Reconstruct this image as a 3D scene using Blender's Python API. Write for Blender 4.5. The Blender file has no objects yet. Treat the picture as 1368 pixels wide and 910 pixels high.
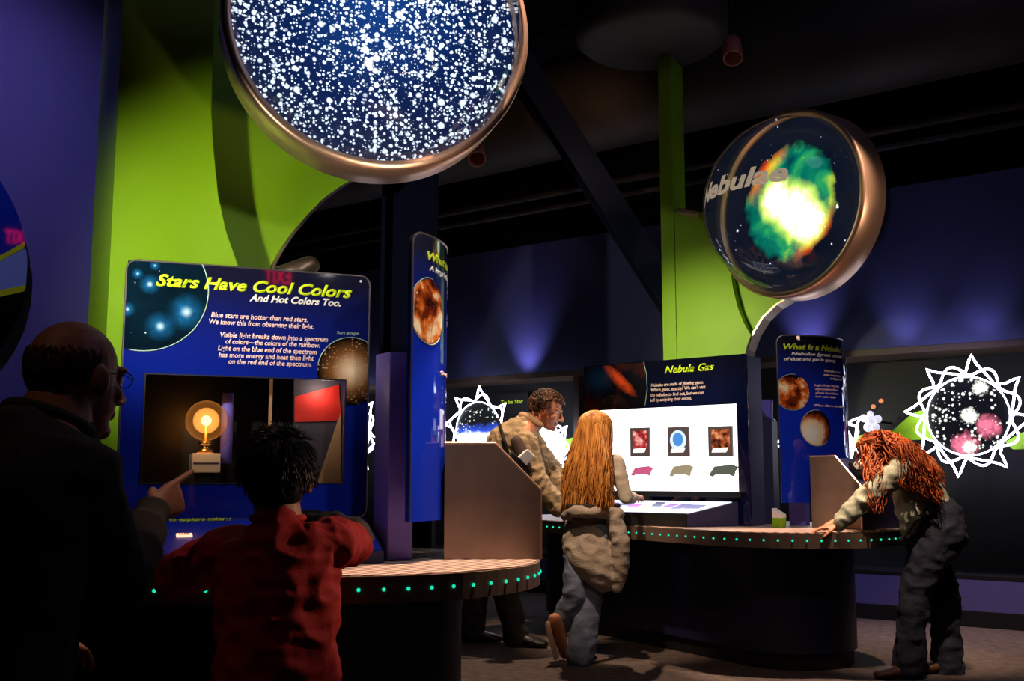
import bpy, bmesh, math, random
from mathutils import Vector, Matrix, noise
from mathutils.geometry import tessellate_polygon
random.seed(7)
S = bpy.context.scene
COL = S.collection
PI = math.pi
R_ = math.radians
V = Vector
# ------------------------------------------------------------------ camera
F = 1420.0
PITCH = math.atan(183.0 / F)
HC = 1.05
cs, sn = math.cos(PITCH), math.sin(PITCH)
cd = bpy.data.cameras.new('camera')
cam = bpy.data.objects.new('camera', cd)
COL.objects.link(cam)
cam.location = (0, 0, HC)
cam.rotation_euler = (PI / 2 + PITCH, 0, 0)
cd.sensor_width = 36.0
cd.lens = F / 1368.0 * 36.0
cd.clip_start = 0.05
S.camera = cam
S.view_settings.view_transform = 'Standard'
S.view_settings.look = 'None'
S.view_settings.exposure = 0
S.view_settings.gamma = 1
S.view_settings.use_curve_mapping = False


def ray(x, y):
    v = (455.0 - y) / F
    return V(((x - 684.0) / F, cs - v * sn, sn + v * cs))


def P(x, y, D):
    d = ray(x, y)
    return V((0, 0, HC)) + d * (D / d.y)


class Plane:
    """vertical plane: origin, angle of its horizontal axis; local x right, local y away, z up"""
    def __init__(s, o, ang, off=0.0):
        s.o = V((o[0], o[1], 0)); s.a = ang; s.off = off
        s.u = V((math.cos(ang), math.sin(ang), 0)); s.d = V((-math.sin(ang), math.cos(ang), 0))

    def hit(s, x, y):
        r = ray(x, y); c = V((0, 0, HC))
        o = s.o + s.d * s.off
        t = (o - c).dot(s.d) / r.dot(s.d)
        p = c + r * t
        return ((p - s.o).dot(s.u), p.z)

    def at(s, off):
        return Plane(s.o, s.a, off)

    def map(s, a, z, d=0.0):
        return V((a, s.off - d, z))


class Cyl:
    """convex upright cylinder piece; local frame = world offset from origin"""
    def __init__(s, c, R, a0):
        s.c = V((c[0], c[1], 0)); s.R = R; s.a0 = a0

    def hit(s, x, y):
        r = ray(x, y); c = V((0, 0, HC)) - s.c
        A = r.x ** 2 + r.y ** 2; B = 2 * (c.x * r.x + c.y * r.y); Cc = c.x ** 2 + c.y ** 2 - s.R ** 2
        D = max(B * B - 4 * A * Cc, 0)
        t = (-B - math.sqrt(D)) / (2 * A)
        p = c + r * t
        a = math.atan2(p.y, p.x)
        return ((a - s.a0) * s.R, p.z)

    def map(s, a, z, d=0.0):
        th = s.a0 + a / s.R
        return V((math.cos(th) * (s.R + d), math.sin(th) * (s.R + d), z))


# ------------------------------------------------------------------ materials
def lin(c):
    return tuple(((v / 255.0) / 12.92 if v / 255.0 <= 0.04045 else ((v / 255.0 + 0.055) / 1.055) ** 2.4) for v in c)


def rgba(c):
    return (*lin(c), 1.0)


def mat(name, col, rough=0.6, metal=0.0, emit=None, es=0.0, bump=None, vary=None, spec=0.5, coat=0.0, alpha=None):
    m = bpy.data.materials.new(name); m.use_nodes = True
    nt = m.node_tree; b = nt.nodes['Principled BSDF']
    b.inputs['Base Color'].default_value = rgba(col)
    b.inputs['Roughness'].default_value = rough
    b.inputs['Metallic'].default_value = metal
    b.inputs['Specular IOR Level'].default_value = spec
    b.inputs['Coat Weight'].default_value = coat
    b.inputs['Coat Roughness'].default_value = 0.03
    if emit is not None:
        b.inputs['Emission Color'].default_value = rgba(emit)
        b.inputs['Emission Strength'].default_value = es
    tc = nt.nodes.new('ShaderNodeTexCoord')
    if vary:
        sc, amt = vary
        n = nt.nodes.new('ShaderNodeTexNoise'); n.inputs['Scale'].default_value = sc; n.inputs['Detail'].default_value = 6
        nt.links.new(tc.outputs['Object'], n.inputs['Vector'])
        mx = nt.nodes.new('ShaderNodeMixRGB'); mx.blend_type = 'MULTIPLY'; mx.inputs[0].default_value = 1
        mx.inputs[1].default_value = rgba(col)
        rp = nt.nodes.new('ShaderNodeMapRange')
        rp.inputs[1].default_value = 0.3; rp.inputs[2].default_value = 0.7
        rp.inputs[3].default_value = 1 - amt; rp.inputs[4].default_value = 1 + amt * 0.4
        nt.links.new(n.outputs[0], rp.inputs[0]); nt.links.new(rp.outputs[0], mx.inputs[2])
        nt.links.new(mx.outputs[0], b.inputs['Base Color'])
    if bump:
        sc, st = bump
        n = nt.nodes.new('ShaderNodeTexNoise'); n.inputs['Scale'].default_value = sc; n.inputs['Detail'].default_value = 5
        nt.links.new(tc.outputs['Object'], n.inputs['Vector'])
        bp = nt.nodes.new('ShaderNodeBump'); bp.inputs['Strength'].default_value = st; bp.inputs['Distance'].default_value = 0.01
        nt.links.new(n.outputs[0], bp.inputs['Height']); nt.links.new(bp.outputs[0], b.inputs['Normal'])
    return m


def emis(name, col, s):
    m = bpy.data.materials.new(name); m.use_nodes = True
    nt = m.node_tree; nt.nodes.clear()
    e = nt.nodes.new('ShaderNodeEmission'); o = nt.nodes.new('ShaderNodeOutputMaterial')
    e.inputs[0].default_value = rgba(col); e.inputs[1].default_value = s
    nt.links.new(e.outputs[0], o.inputs[0])
    return m


def ramp(nt, fac, stops, interp='LINEAR'):
    r = nt.nodes.new('ShaderNodeValToRGB'); r.color_ramp.interpolation = interp
    el = r.color_ramp.elements
    while len(el) < len(stops): el.new(0.5)
    for e, (p, c) in zip(el, stops):
        e.position = p; e.color = rgba(c) if max(c) > 1 or True else c
    nt.links.new(fac, r.inputs[0])
    return r


def math_n(nt, op, a, b=None, clamp=False):
    n = nt.nodes.new('ShaderNodeMath'); n.operation = op; n.use_clamp = clamp
    for i, v in enumerate((a, b)):
        if v is None: continue
        if isinstance(v, (int, float)): n.inputs[i].default_value = v
        else: nt.links.new(v, n.inputs[i])
    return n.outputs[0]


def mix(nt, f, a, b, mode='MIX'):
    n = nt.nodes.new('ShaderNodeMixRGB'); n.blend_type = mode
    for i, v in enumerate((f, a, b)):
        if isinstance(v, (int, float)): n.inputs[i].default_value = v
        elif isinstance(v, tuple): n.inputs[i].default_value = rgba(v)
        else: nt.links.new(v, n.inputs[i])
    return n.outputs[0]


def stars(nt, vec, scale, thr, soft=0.04):
    v = nt.nodes.new('ShaderNodeTexVoronoi'); v.inputs['Scale'].default_value = scale
    nt.links.new(vec, v.inputs['Vector'])
    sep = nt.nodes.new('ShaderNodeSeparateColor'); nt.links.new(v.outputs['Color'], sep.inputs[0])
    # size differs by cell
    sz = math_n(nt, 'MULTIPLY', math_n(nt, 'POWER', sep.outputs[0], 2.0), thr)
    d = math_n(nt, 'SUBTRACT', sz, v.outputs['Distance'])
    return math_n(nt, 'DIVIDE', d, soft, True)


def base_nodes(name):
    m = bpy.data.materials.new(name); m.use_nodes = True
    nt = m.node_tree; b = nt.nodes['Principled BSDF']
    tc = nt.nodes.new('ShaderNodeTexCoord')
    return m, nt, b, tc.outputs['Object']


def blob(nt, vec, c, r):
    """soft round spot: 1 in the middle, 0 at r"""
    mp = nt.nodes.new('ShaderNodeVectorMath'); mp.operation = 'DISTANCE'
    nt.links.new(vec, mp.inputs[0]); mp.inputs[1].default_value = c
    n = nt.nodes.new('ShaderNodeMapRange'); n.inputs[1].default_value = 0; n.inputs[2].default_value = r
    n.inputs[3].default_value = 1; n.inputs[4].default_value = 0
    nt.links.new(mp.outputs['Value'], n.inputs[0])
    return n.outputs[0]


def noise_n(nt, vec, sc, detail=6, dist=0.0):
    n = nt.nodes.new('ShaderNodeTexNoise'); n.inputs['Scale'].default_value = sc
    n.inputs['Detail'].default_value = detail; n.inputs['Distortion'].default_value = dist
    nt.links.new(vec, n.inputs['Vector'])
    return n.outputs[0]


M = {}
M['green'] = mat('lime_paint', (140, 190, 8), 0.5, vary=(1.5, 0.12))
M['purple_wall'] = mat('violet_wall_paint', (92, 88, 146), 0.8, bump=(60, 0.1))
M['blue_wall'] = mat('blue_wall_paint', (78, 84, 132), 0.8, vary=(1.2, 0.15))
M['black'] = mat('black_paint', (9, 9, 11), 0.6)
M['ceiling'] = mat('black_ceiling', (14, 13, 12), 0.9)
M['duct'] = mat('dusty_duct', (72, 64, 58), 0.6, vary=(2, 0.4))
M['navy'] = mat('navy_paint', (22, 26, 62), 0.45)
M['navy_beam'] = mat('navy_steel_paint', (26, 34, 60), 0.6, spec=0.15)
M['slate'] = mat('slate_laminate', (50, 50, 92), 0.5)
M['violet'] = mat('violet_laminate', (120, 106, 215), 0.5)
M['carpet'] = mat('carpet', (92, 80, 76), 0.95, bump=(300, 0.6), vary=(18, 0.45))
M['steel'] = mat('brushed_steel', (200, 176, 160), 0.32, 1.0, vary=(9, 0.15))
M['steel_dark'] = mat('dull_steel', (150, 128, 116), 0.45, 0.6, vary=(7, 0.25))
M['copper'] = mat('warm_steel', (232, 192, 166), 0.38, 0.85)
M['led'] = emis('teal_led', (30, 205, 165), 1.3)
M['dark_glossy'] = mat('dark_cabinet_lining', (9, 8, 8), 0.4)
M['white'] = mat('white_plastic', (235, 232, 225), 0.5)
M['photo_black'] = mat('photo_black', (18, 16, 18), 0.4)
M['trim'] = mat('board_edge_metal', (150, 140, 150), 0.3, 0.9)
M['yellow_ink'] = mat('yellow_green_ink', (205, 230, 20), 0.5, emit=(205, 230, 20), es=0.0)
M['white_ink'] = mat('white_ink', (245, 240, 240), 0.5)
M['pink_ink'] = mat('pale_pink_ink', (255, 215, 215), 0.5)
M['pale_line'] = mat('pale_line_ink', (170, 200, 190), 0.5)
M['red'] = mat('red_reflection', (210, 40, 30), 0.6)
M['beige'] = mat('beige_matte', (205, 165, 125), 0.7)
M['grey'] = mat('grey_matte', (70, 66, 80), 0.7)
M['brass'] = mat('brass', (220, 180, 120), 0.25, 1.0)
M['cream'] = mat('cream_block', (235, 215, 185), 0.55)
M['lamp_shell'] = mat('reddish_lamp_housing', (190, 110, 90), 0.45)
M['neon'] = emis('white_neon', (225, 228, 255), 7.0)
M['exit_red'] = emis('exit_red', (255, 20, 60), 10.0)


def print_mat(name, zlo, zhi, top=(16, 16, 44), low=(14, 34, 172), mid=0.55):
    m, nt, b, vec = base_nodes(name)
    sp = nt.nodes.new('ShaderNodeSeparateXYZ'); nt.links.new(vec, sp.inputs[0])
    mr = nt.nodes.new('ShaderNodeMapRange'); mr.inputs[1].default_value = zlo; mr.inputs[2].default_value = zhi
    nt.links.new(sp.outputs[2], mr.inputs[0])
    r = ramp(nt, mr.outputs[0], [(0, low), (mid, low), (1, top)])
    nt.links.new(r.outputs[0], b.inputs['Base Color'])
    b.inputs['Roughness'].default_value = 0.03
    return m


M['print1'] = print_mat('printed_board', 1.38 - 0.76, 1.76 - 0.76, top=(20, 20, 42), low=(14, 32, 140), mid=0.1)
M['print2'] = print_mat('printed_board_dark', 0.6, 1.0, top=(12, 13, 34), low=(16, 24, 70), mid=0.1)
M['print_pylon'] = print_mat('printed_pylon', 0.3, 1.1, top=(24, 26, 44), low=(20, 48, 190), mid=0.45)


def glass_mat(name, tint=(255, 255, 255), refl=0.9, rough=0.02):
    m = bpy.data.materials.new(name); m.use_nodes = True
    nt = m.node_tree; nt.nodes.clear()
    o = nt.nodes.new('ShaderNodeOutputMaterial')
    t = nt.nodes.new('ShaderNodeBsdfTransparent'); t.inputs[0].default_value = rgba(tint)
    g = nt.nodes.new('ShaderNodeBsdfGlossy'); g.inputs['Roughness'].default_value = rough
    f = nt.nodes.new('ShaderNodeFresnel'); f.inputs[0].default_value = 1.45
    mx = nt.nodes.new('ShaderNodeMixShader')
    k = math_n(nt, 'MULTIPLY', f.outputs[0], refl)
    nt.links.new(k, mx.inputs[0]); nt.links.new(t.outputs[0], mx.inputs[1]); nt.links.new(g.outputs[0], mx.inputs[2])
    nt.links.new(mx.outputs[0], o.inputs[0])
    return m


M['glass'] = glass_mat('clear_acrylic')
M['pane'] = glass_mat('window_pane', refl=0.6)


def set_emit(nt, b, colsock, s):
    b.inputs['Base Color'].default_value = (0.01, 0.01, 0.01, 1)
    nt.links.new(colsock, b.inputs['Emission Color']); b.inputs['Emission Strength'].default_value = s
    b.inputs['Roughness'].default_value = 0.4


def cluster_mat():
    m, nt, b, vec = base_nodes('backlit_star_cluster')
    n = noise_n(nt, vec, 3.0, 3)
    dense = blob(nt, vec, (0.0, 0.0, 0.12), 0.75)
    bg = ramp(nt, math_n(nt, 'ADD', math_n(nt, 'MULTIPLY', dense, 0.8), math_n(nt, 'MULTIPLY', n, 0.3)),
              [(0.1, (3, 8, 20)), (0.55, (5, 24, 66)), (1.0, (16, 56, 120))])
    dens = math_n(nt, 'MULTIPLY_ADD', dense, 0.5); dens.node.inputs[2].default_value = 0.62
    tot = None
    for sc, thr in ((40, 0.5), (62, 0.56), (24, 0.42), (88, 0.6), (52, 0.5)):
        s_ = stars(nt, vec, sc, thr, 0.12)
        tot = s_ if tot is None else math_n(nt, 'MAXIMUM', tot, s_)
    tot = math_n(nt, 'MULTIPLY', tot, dens, True)
    big = stars(nt, vec, 7, 0.24, 0.1)
    c1 = mix(nt, tot, bg.outputs[0], (225, 240, 255))
    c2 = mix(nt, big, c1, (255, 252, 235))
    set_emit(nt, b, c2, 1.7)
    return m


def nebula_mat():
    m, nt, b, vec = base_nodes('backlit_nebula')
    # rotate & squash into an egg
    mp = nt.nodes.new('ShaderNodeMapping'); mp.vector_type = 'TEXTURE'
    nt.links.new(vec, mp.inputs[0])
    mp.inputs['Rotation'].default_value = (0, R_(20), 0)
    mp.inputs['Location'].default_value = (-0.02, 0, 0.02)
    mp.inputs['Scale'].default_value = (0.335, 0.4, 0.35)
    q = mp.outputs[0]
    n1 = noise_n(nt, vec, 5, 8, 0.6); n2 = noise_n(nt, vec, 11, 8, 0.4)
    ln = nt.nodes.new('ShaderNodeVectorMath'); ln.operation = 'LENGTH'; nt.links.new(q, ln.inputs[0])
    r = math_n(nt, 'ADD', ln.outputs['Value'], math_n(nt, 'MULTIPLY', math_n(nt, 'SUBTRACT', n2, 0.5), 0.35))
    inside = math_n(nt, 'DIVIDE', math_n(nt, 'SUBTRACT', 1.05, r), 0.14, True)
    sp = nt.nodes.new('ShaderNodeSeparateXYZ'); nt.links.new(q, sp.inputs[0])
    body = ramp(nt, n1, [(0.3, (0, 60, 66)), (0.46, (0, 112, 92)), (0.58, (40, 160, 90)), (0.7, (190, 215, 70))])
    # rim fire: outer shell on the left and right sides
    rim = math_n(nt, 'DIVIDE', math_n(nt, 'SUBTRACT', r, 0.74), 0.2, True)
    side = math_n(nt, 'MULTIPLY', math_n(nt, 'SUBTRACT', math_n(nt, 'ABSOLUTE', sp.outputs[0]), 0.3), 3.0, True)
    fire = ramp(nt, n2, [(0.35, (190, 40, 20)), (0.5, (245, 110, 20)), (0.65, (250, 200, 50))])
    xz = math_n(nt, 'MULTIPLY', math_n(nt, 'MULTIPLY', sp.outputs[0], sp.outputs[2]), -2.6)
    side = math_n(nt, 'MULTIPLY', side, math_n(nt, 'ADD', xz, 0.45, True))
    c = mix(nt, math_n(nt, 'MULTIPLY', rim, side), body.outputs[0], fire.outputs[0])
    core = blob(nt, vec, (0.02, 0, -0.03), 0.27)
    core2 = blob(nt, vec, (-0.11, 0, 0.06), 0.24)
    core3 = blob(nt, vec, (0.1, 0, -0.13), 0.24)
    k = math_n(nt, 'MAXIMUM', math_n(nt, 'MAXIMUM', core, core2), core3)
    k = math_n(nt, 'MULTIPLY', math_n(nt, 'SUBTRACT', math_n(nt, 'ADD', k, math_n(nt, 'MULTIPLY', n1, 0.3)), 0.42), 1.7, True)
    n3 = noise_n(nt, vec, 8, 8, 1.2)
    k = math_n(nt, 'MULTIPLY', k, math_n(nt, 'MULTIPLY', n3, 2.1), True)
    k = math_n(nt, 'POWER', k, 1.0)
    c = mix(nt, math_n(nt, 'MULTIPLY', k, 2.2, True), c, (196, 226, 84))
    c = mix(nt, math_n(nt, 'MULTIPLY', math_n(nt, 'SUBTRACT', k, 0.3), 2.0, True), c, (255, 255, 225))
    bg = mix(nt, n1, (3, 6, 16), (7, 18, 40))
    c = mix(nt, inside, bg, c)
    st = math_n(nt, 'MAXIMUM', stars(nt, vec, 22, 0.16, 0.05), stars(nt, vec, 9, 0.1, 0.05))
    c = mix(nt, st, c, (235, 235, 255))
    set_emit(nt, b, c, 1.25)
    # hot core
    hot = math_n(nt, 'MULTIPLY_ADD', math_n(nt, 'MULTIPLY', k, inside), 1.6); hot.node.inputs[2].default_value = 1.15
    nt.links.new(hot, b.inputs['Emission Strength'])
    return m


def disc_mat(name, kind, es):
    m, nt, b, vec = base_nodes(name)
    n = noise_n(nt, vec, 7, 6, 0.3)
    if kind == 'pink':
        c = mix(nt, 0.0, (5, 5, 8), (5, 5, 8))
        s_ = math_n(nt, 'MAXIMUM', stars(nt, vec, 42, 0.6, 0.1), stars(nt, vec, 26, 0.42, 0.1))
        c = mix(nt, s_, c, (230, 240, 230))
        p = math_n(nt, 'MAXIMUM', blob(nt, vec, (-0.03, 0, -0.2), 0.15), blob(nt, vec, (0.13, 0, -0.08), 0.13))
        p = math_n(nt, 'MULTIPLY', math_n(nt, 'SUBTRACT', math_n(nt, 'MULTIPLY', p, math_n(nt, 'MULTIPLY', noise_n(nt, vec, 16, 6, 1.0), 2.6)), 0.35), 1.6, True)
        c = mix(nt, p, c, (240, 120, 150))
        w = math_n(nt, 'MAXIMUM', blob(nt, vec, (0.01, 0, 0.0), 0.1), blob(nt, vec, (0.09, 0, 0.2), 0.09))
        w = math_n(nt, 'MAXIMUM', w, blob(nt, vec, (0.0, 0, -0.22), 0.08))
        w = math_n(nt, 'MULTIPLY', math_n(nt, 'SUBTRACT', math_n(nt, 'MULTIPLY', w, math_n(nt, 'MULTIPLY', noise_n(nt, vec, 42, 6, 1.0), 3.2)), 0.55), 2.6, True)
        c = mix(nt, w, c, (255, 255, 245))
    elif kind == 'blue':
        sp = nt.nodes.new('ShaderNodeSeparateXYZ'); nt.links.new(vec, sp.inputs[0])
        f = math_n(nt, 'ADD', math_n(nt, 'MULTIPLY', sp.outputs[2], -4.5), math_n(nt, 'MULTIPLY', n, 0.6))
        c = ramp(nt, f, [(0.0, (14, 16, 18)), (0.38, (40, 70, 180)), (0.62, (255, 255, 255))]).outputs[0]
        c = mix(nt, stars(nt, vec, 40, 0.5, 0.1), c, (190, 200, 190))
    elif kind == 'white':
        c = ramp(nt, n, [(0.2, (200, 220, 255)), (0.5, (255, 255, 255))]).outputs[0]
    else:
        c = mix(nt, 0.0, (50, 52, 64), (5, 5, 8))
        s_ = math_n(nt, 'MAXIMUM', stars(nt, vec, 24, 0.6, 0.1), stars(nt, vec, 40, 0.6, 0.1))
        c = mix(nt, s_, c, (235, 230, 215))
        c = mix(nt, stars(nt, vec, 12, 0.3, 0.1), c, (240, 190, 60))
    set_emit(nt, b, c, es)
    return m


def photo_mat(name, kind, es=0.0, centre=(0, 0, 0), r=0.1):
    """printed picture"""
    m, nt, b, vec = base_nodes(name)
    n = noise_n(nt, vec, 1.2 / r, 7, 0.5)
    if kind == 'blue_stars':
        c = mix(nt, n, (4, 8, 14), (8, 34, 52))
        for (x, z, rr) in centre:
            g = math_n(nt, 'POWER', blob(nt, vec, (x, 0, z), rr), 1.6)
            g = math_n(nt, 'MULTIPLY', g, math_n(nt, 'MULTIPLY', noise_n(nt, vec, 24, 6, 1.0), 1.5), True)
            c = mix(nt, g, c, (30, 120, 190))
            g = math_n(nt, 'POWER', blob(nt, vec, (x, 0, z), rr * 0.35), 2.0)
            c = mix(nt, g, c, (200, 240, 255))
        c = mix(nt, stars(nt, vec, 26, 0.12, 0.04), c, (200, 220, 235))
    elif kind == 'orange_cluster':
        c = mix(nt, 0.0, (12, 8, 8), (0, 0, 0))
        st = math_n(nt, 'MAXIMUM', stars(nt, vec, 120, 0.6, 0.2), stars(nt, vec, 70, 0.4, 0.2))
        c = mix(nt, math_n(nt, 'MULTIPLY', st, 0.6), c, (225, 180, 150))
        g = math_n(nt, 'MULTIPLY', math_n(nt, 'POWER', blob(nt, vec, centre, r), 1.5), 0.9)
        c = mix(nt, g, c, (255, 170, 100))
        g = math_n(nt, 'POWER', blob(nt, vec, centre, r * 0.6), 1.3)
        c = mix(nt, g, c, (255, 236, 210))
    elif kind == 'fire':
        f = math_n(nt, 'ADD', n, math_n(nt, 'MULTIPLY', math_n(nt, 'SUBTRACT', noise_n(nt, vec, 5 / r * 0.3, 5), 0.5), 0.5))
        c = ramp(nt, f, [(0.3, (26, 12, 14)), (0.46, (120, 44, 18)), (0.56, (235, 120, 40)), (0.66, (255, 235, 190))]).outputs[0]
        c = mix(nt, stars(nt, vec, 60, 0.3, 0.1), c, (235, 225, 235))
    elif kind == 'orange_moon':
        f = blob(nt, vec, centre, r * 1.5)
        f = math_n(nt, 'ADD', f, math_n(nt, 'MULTIPLY', math_n(nt, 'SUBTRACT', n, 0.5), 0.5))
        c = ramp(nt, f, [(0.2, (34, 14, 12)), (0.36, (190, 84, 36)), (0.5, (255, 225, 180)), (0.8, (255, 250, 235))]).outputs[0]
    elif kind == 'red_nebula':
        f = noise_n(nt, vec, 5.0, 6, 0.8)
        c = ramp(nt, f, [(0.3, (10, 12, 22)), (0.47, (24, 22, 34)), (0.6, (70, 28, 24)), (0.75, (120, 50, 30))]).outputs[0]
        (ax, az), (bx, bz_) = centre
        mp = nt.nodes.new('ShaderNodeMapping'); mp.vector_type = 'TEXTURE'; nt.links.new(vec, mp.inputs[0])
        mp.inputs['Location'].default_value = ((ax + bx) / 2, 0, (az + bz_) / 2)
        mp.inputs['Rotation'].default_value = (0, -math.atan2(bz_ - az, bx - ax), 0)
        mp.inputs['Scale'].default_value = (math.hypot(bx - ax, bz_ - az) * 0.75, 1, 0.055)
        g = math_n(nt, 'MULTIPLY', math_n(nt, 'MULTIPLY', blob(nt, mp.outputs[0], (0, 0, 0), 1.0), noise_n(nt, vec, 14, 6, 1.5)), 3.4)
        g = math_n(nt, 'SUBTRACT', g, 0.3, True)
        c = mix(nt, g, c, (255, 92, 44))
        g = math_n(nt, 'MULTIPLY', blob(nt, vec, (0.12, 0, 0.93), 0.13), 0.7, True)
        c = mix(nt, g, c, (26, 80, 130))
    elif kind == 'card_red':
        c = ramp(nt, n, [(0.35, (40, 20, 24)), (0.5, (200, 60, 60)), (0.65, (250, 200, 190))]).outputs[0]
    elif kind == 'card_brown':
        c = ramp(nt, n, [(0.35, (30, 16, 12)), (0.5, (150, 66, 34)), (0.65, (220, 150, 100))]).outputs[0]
    nt.links.new(c, b.inputs['Base Color'])
    b.inputs['Roughness'].default_value = 0.03
    if es:
        nt.links.new(c, b.inputs['Emission Color']); b.inputs['Emission Strength'].default_value = es
    return m


# ------------------------------------------------------------------ mesh helpers
def new_obj(name, me, m=None, parent=None, smooth=False):
    o = bpy.data.objects.new(name, me); COL.objects.link(o)
    if m is not None: me.materials.append(m)
    if parent is not None: o.parent = parent
    if smooth:
        for p in me.polygons: p.use_smooth = True
    return o


def bm_obj(name, bm, m=None, parent=None, smooth=False, recalc=True):
    if recalc: bmesh.ops.recalc_face_normals(bm, faces=bm.faces)
    me = bpy.data.meshes.new(name); bm.to_mesh(me); bm.free()
    return new_obj(name, me, m, parent, smooth)


def box_bm(x0, x1, y0, y1, z0, z1, bev=0.0, bm=None):
    own = bm is None
    b2 = bmesh.new()
    r = bmesh.ops.create_cube(b2, size=1)
    for v in b2.verts:
        v.co = V((x0 + (v.co.x + .5) * (x1 - x0), y0 + (v.co.y + .5) * (y1 - y0), z0 + (v.co.z + .5) * (z1 - z0)))
    if bev: bmesh.ops.bevel(b2, geom=b2.edges[:], offset=bev, segments=2, affect='EDGES', profile=0.6)
    if own: return b2
    merge(bm, b2); return bm


def merge(bm, b2, mtx=None):
    me = bpy.data.meshes.new('tmp'); b2.to_mesh(me); b2.free()
    if mtx is not None: me.transform(mtx)
    bm.from_mesh(me); bpy.data.meshes.remove(me)


def thing(name, label, cat, loc=(0, 0, 0), rotz=0.0, group=None):
    o = bpy.data.objects.new(name, None); COL.objects.link(o)
    o.empty_display_size = 0.1
    o.location = loc; o.rotation_euler = (0, 0, rotz)
    o['label'] = label; o['category'] = cat
    if group: o['group'] = group
    return o


def tag(o, label, cat, group=None):
    o['label'] = label; o['category'] = cat
    if group: o['group'] = group
    return o


def struct(o):
    o['kind'] = 'structure'; return o


def prism(pts, y0, y1, surf=None):
    """2D outline (x,z) extruded along y (or along the surface)"""
    bm = bmesh.new()
    f = lambda a, z, d: V((a, d, z))
    a = [bm.verts.new(f(x, z, y0)) for x, z in pts]
    b = [bm.verts.new(f(x, z, y1)) for x, z in pts]
    n = len(pts)
    if n <= 4:
        bm.faces.new(a); bm.faces.new(b[::-1])
    else:
        for tri in tessellate_polygon([[V((x, z, 0)) for x, z in pts]]):
            i, j, k = tri
            bm.faces.new((a[i], a[j], a[k])); bm.faces.new((b[k], b[j], b[i]))
    for i in range(n): bm.faces.new((a[i], b[i], b[(i + 1) % n], a[(i + 1) % n]))
    return bm


def prism_z(pts, z0, z1):
    bm = bmesh.new()
    a = [bm.verts.new((x, y, z0)) for x, y in pts]
    b = [bm.verts.new((x, y, z1)) for x, y in pts]
    bm.faces.new(a[::-1]); bm.faces.new(b)
    n = len(pts)
    for i in range(n): bm.faces.new((a[i], a[(i + 1) % n], b[(i + 1) % n], b[i]))
    return bm


def circle(cx, cz, r, n=48, rz=None):
    rz = rz or r
    return [(cx + r * math.cos(2 * PI * i / n), cz + rz * math.sin(2 * PI * i / n)) for i in range(n)]


def clip(poly, x0, x1, z0, z1):
    def cl(pts, ins, inter):
        out = []
        for i in range(len(pts)):
            a, b = pts[i - 1], pts[i]
            if ins(b):
                if not ins(a): out.append(inter(a, b))
                out.append(b)
            elif ins(a): out.append(inter(a, b))
        return out
    def ix(x): return lambda a, b: (x, a[1] + (b[1] - a[1]) * (x - a[0]) / (b[0] - a[0]))
    def iz(z): return lambda a, b: (a[0] + (b[0] - a[0]) * (z - a[1]) / (b[1] - a[1]), z)
    poly = cl(poly, lambda p: p[0] >= x0, ix(x0)); poly = cl(poly, lambda p: p[0] <= x1, ix(x1))
    poly = cl(poly, lambda p: p[1] >= z0, iz(z0)); poly = cl(poly, lambda p: p[1] <= z1, iz(z1))
    return poly


def rrect(x0, x1, z0, z1, r, n=6):
    pts = []
    for cx, cz, a0 in ((x1 - r, z1 - r, 0), (x0 + r, z1 - r, PI / 2), (x0 + r, z0 + r, PI), (x1 - r, z0 + r, 3 * PI / 2)):
        for i in range(n + 1):
            a = a0 + PI / 2 * i / n
            pts.append((cx + r * math.cos(a), cz + r * math.sin(a)))
    return pts


def tube(pts, r, seg=8, closed=False, bm=None, taper=None):
    """round tube along a polyline"""
    own = bm is None
    if own: bm = bmesh.new()
    n = len(pts); rings = []
    prev = None
    for i, p in enumerate(pts):
        p = V(p)
        a = V(pts[(i - 1) % n]) if (closed or i > 0) else p
        b = V(pts[(i + 1) % n]) if (closed or i < n - 1) else p
        d = (b - a)
        d = d.normalized() if d.length > 1e-9 else V((0, 0, 1))
        if prev is None:
            s_ = d.orthogonal().normalized()
        else:
            s_ = prev - d * prev.dot(d)
            s_ = s_.normalized() if s_.length > 1e-6 else d.orthogonal().normalized()
        prev = s_
        t = d.cross(s_)
        rr = (r[i] if isinstance(r, (list, tuple)) else r)
        rings.append([bm.verts.new(p + (s_ * math.cos(2 * PI * k / seg) + t * math.sin(2 * PI * k / seg)) * rr) for k in range(seg)])
    m_ = n if closed else n - 1
    for i in range(m_):
        a, b = rings[i], rings[(i + 1) % n]
        for k in range(seg): bm.faces.new((a[k], a[(k + 1) % seg], b[(k + 1) % seg], b[k]))
    if not closed:
        bm.faces.new(rings[0][::-1]); bm.faces.new(rings[-1])
    return bm


def lathe(profile, seg=64, axis='Y'):
    """profile (r, h) closed loop spun about local Y (h along y)"""
    bm = bmesh.new(); rings = []
    for k in range(seg):
        a = 2 * PI * k / seg
        rings.append([bm.verts.new((r * math.cos(a), h, r * math.sin(a)) if axis == 'Y' else (r * math.cos(a), r * math.sin(a), h)) for r, h in profile])
    n = len(profile)
    for k in range(seg):
        a, b = rings[k], rings[(k + 1) % seg]
        for i in range(n):
            j = (i + 1) % n
            try: bm.faces.new((a[i], a[j], b[j], b[i]))
            except ValueError: pass
    bmesh.ops.remove_doubles(bm, verts=bm.verts, dist=1e-5)
    return bm


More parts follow.
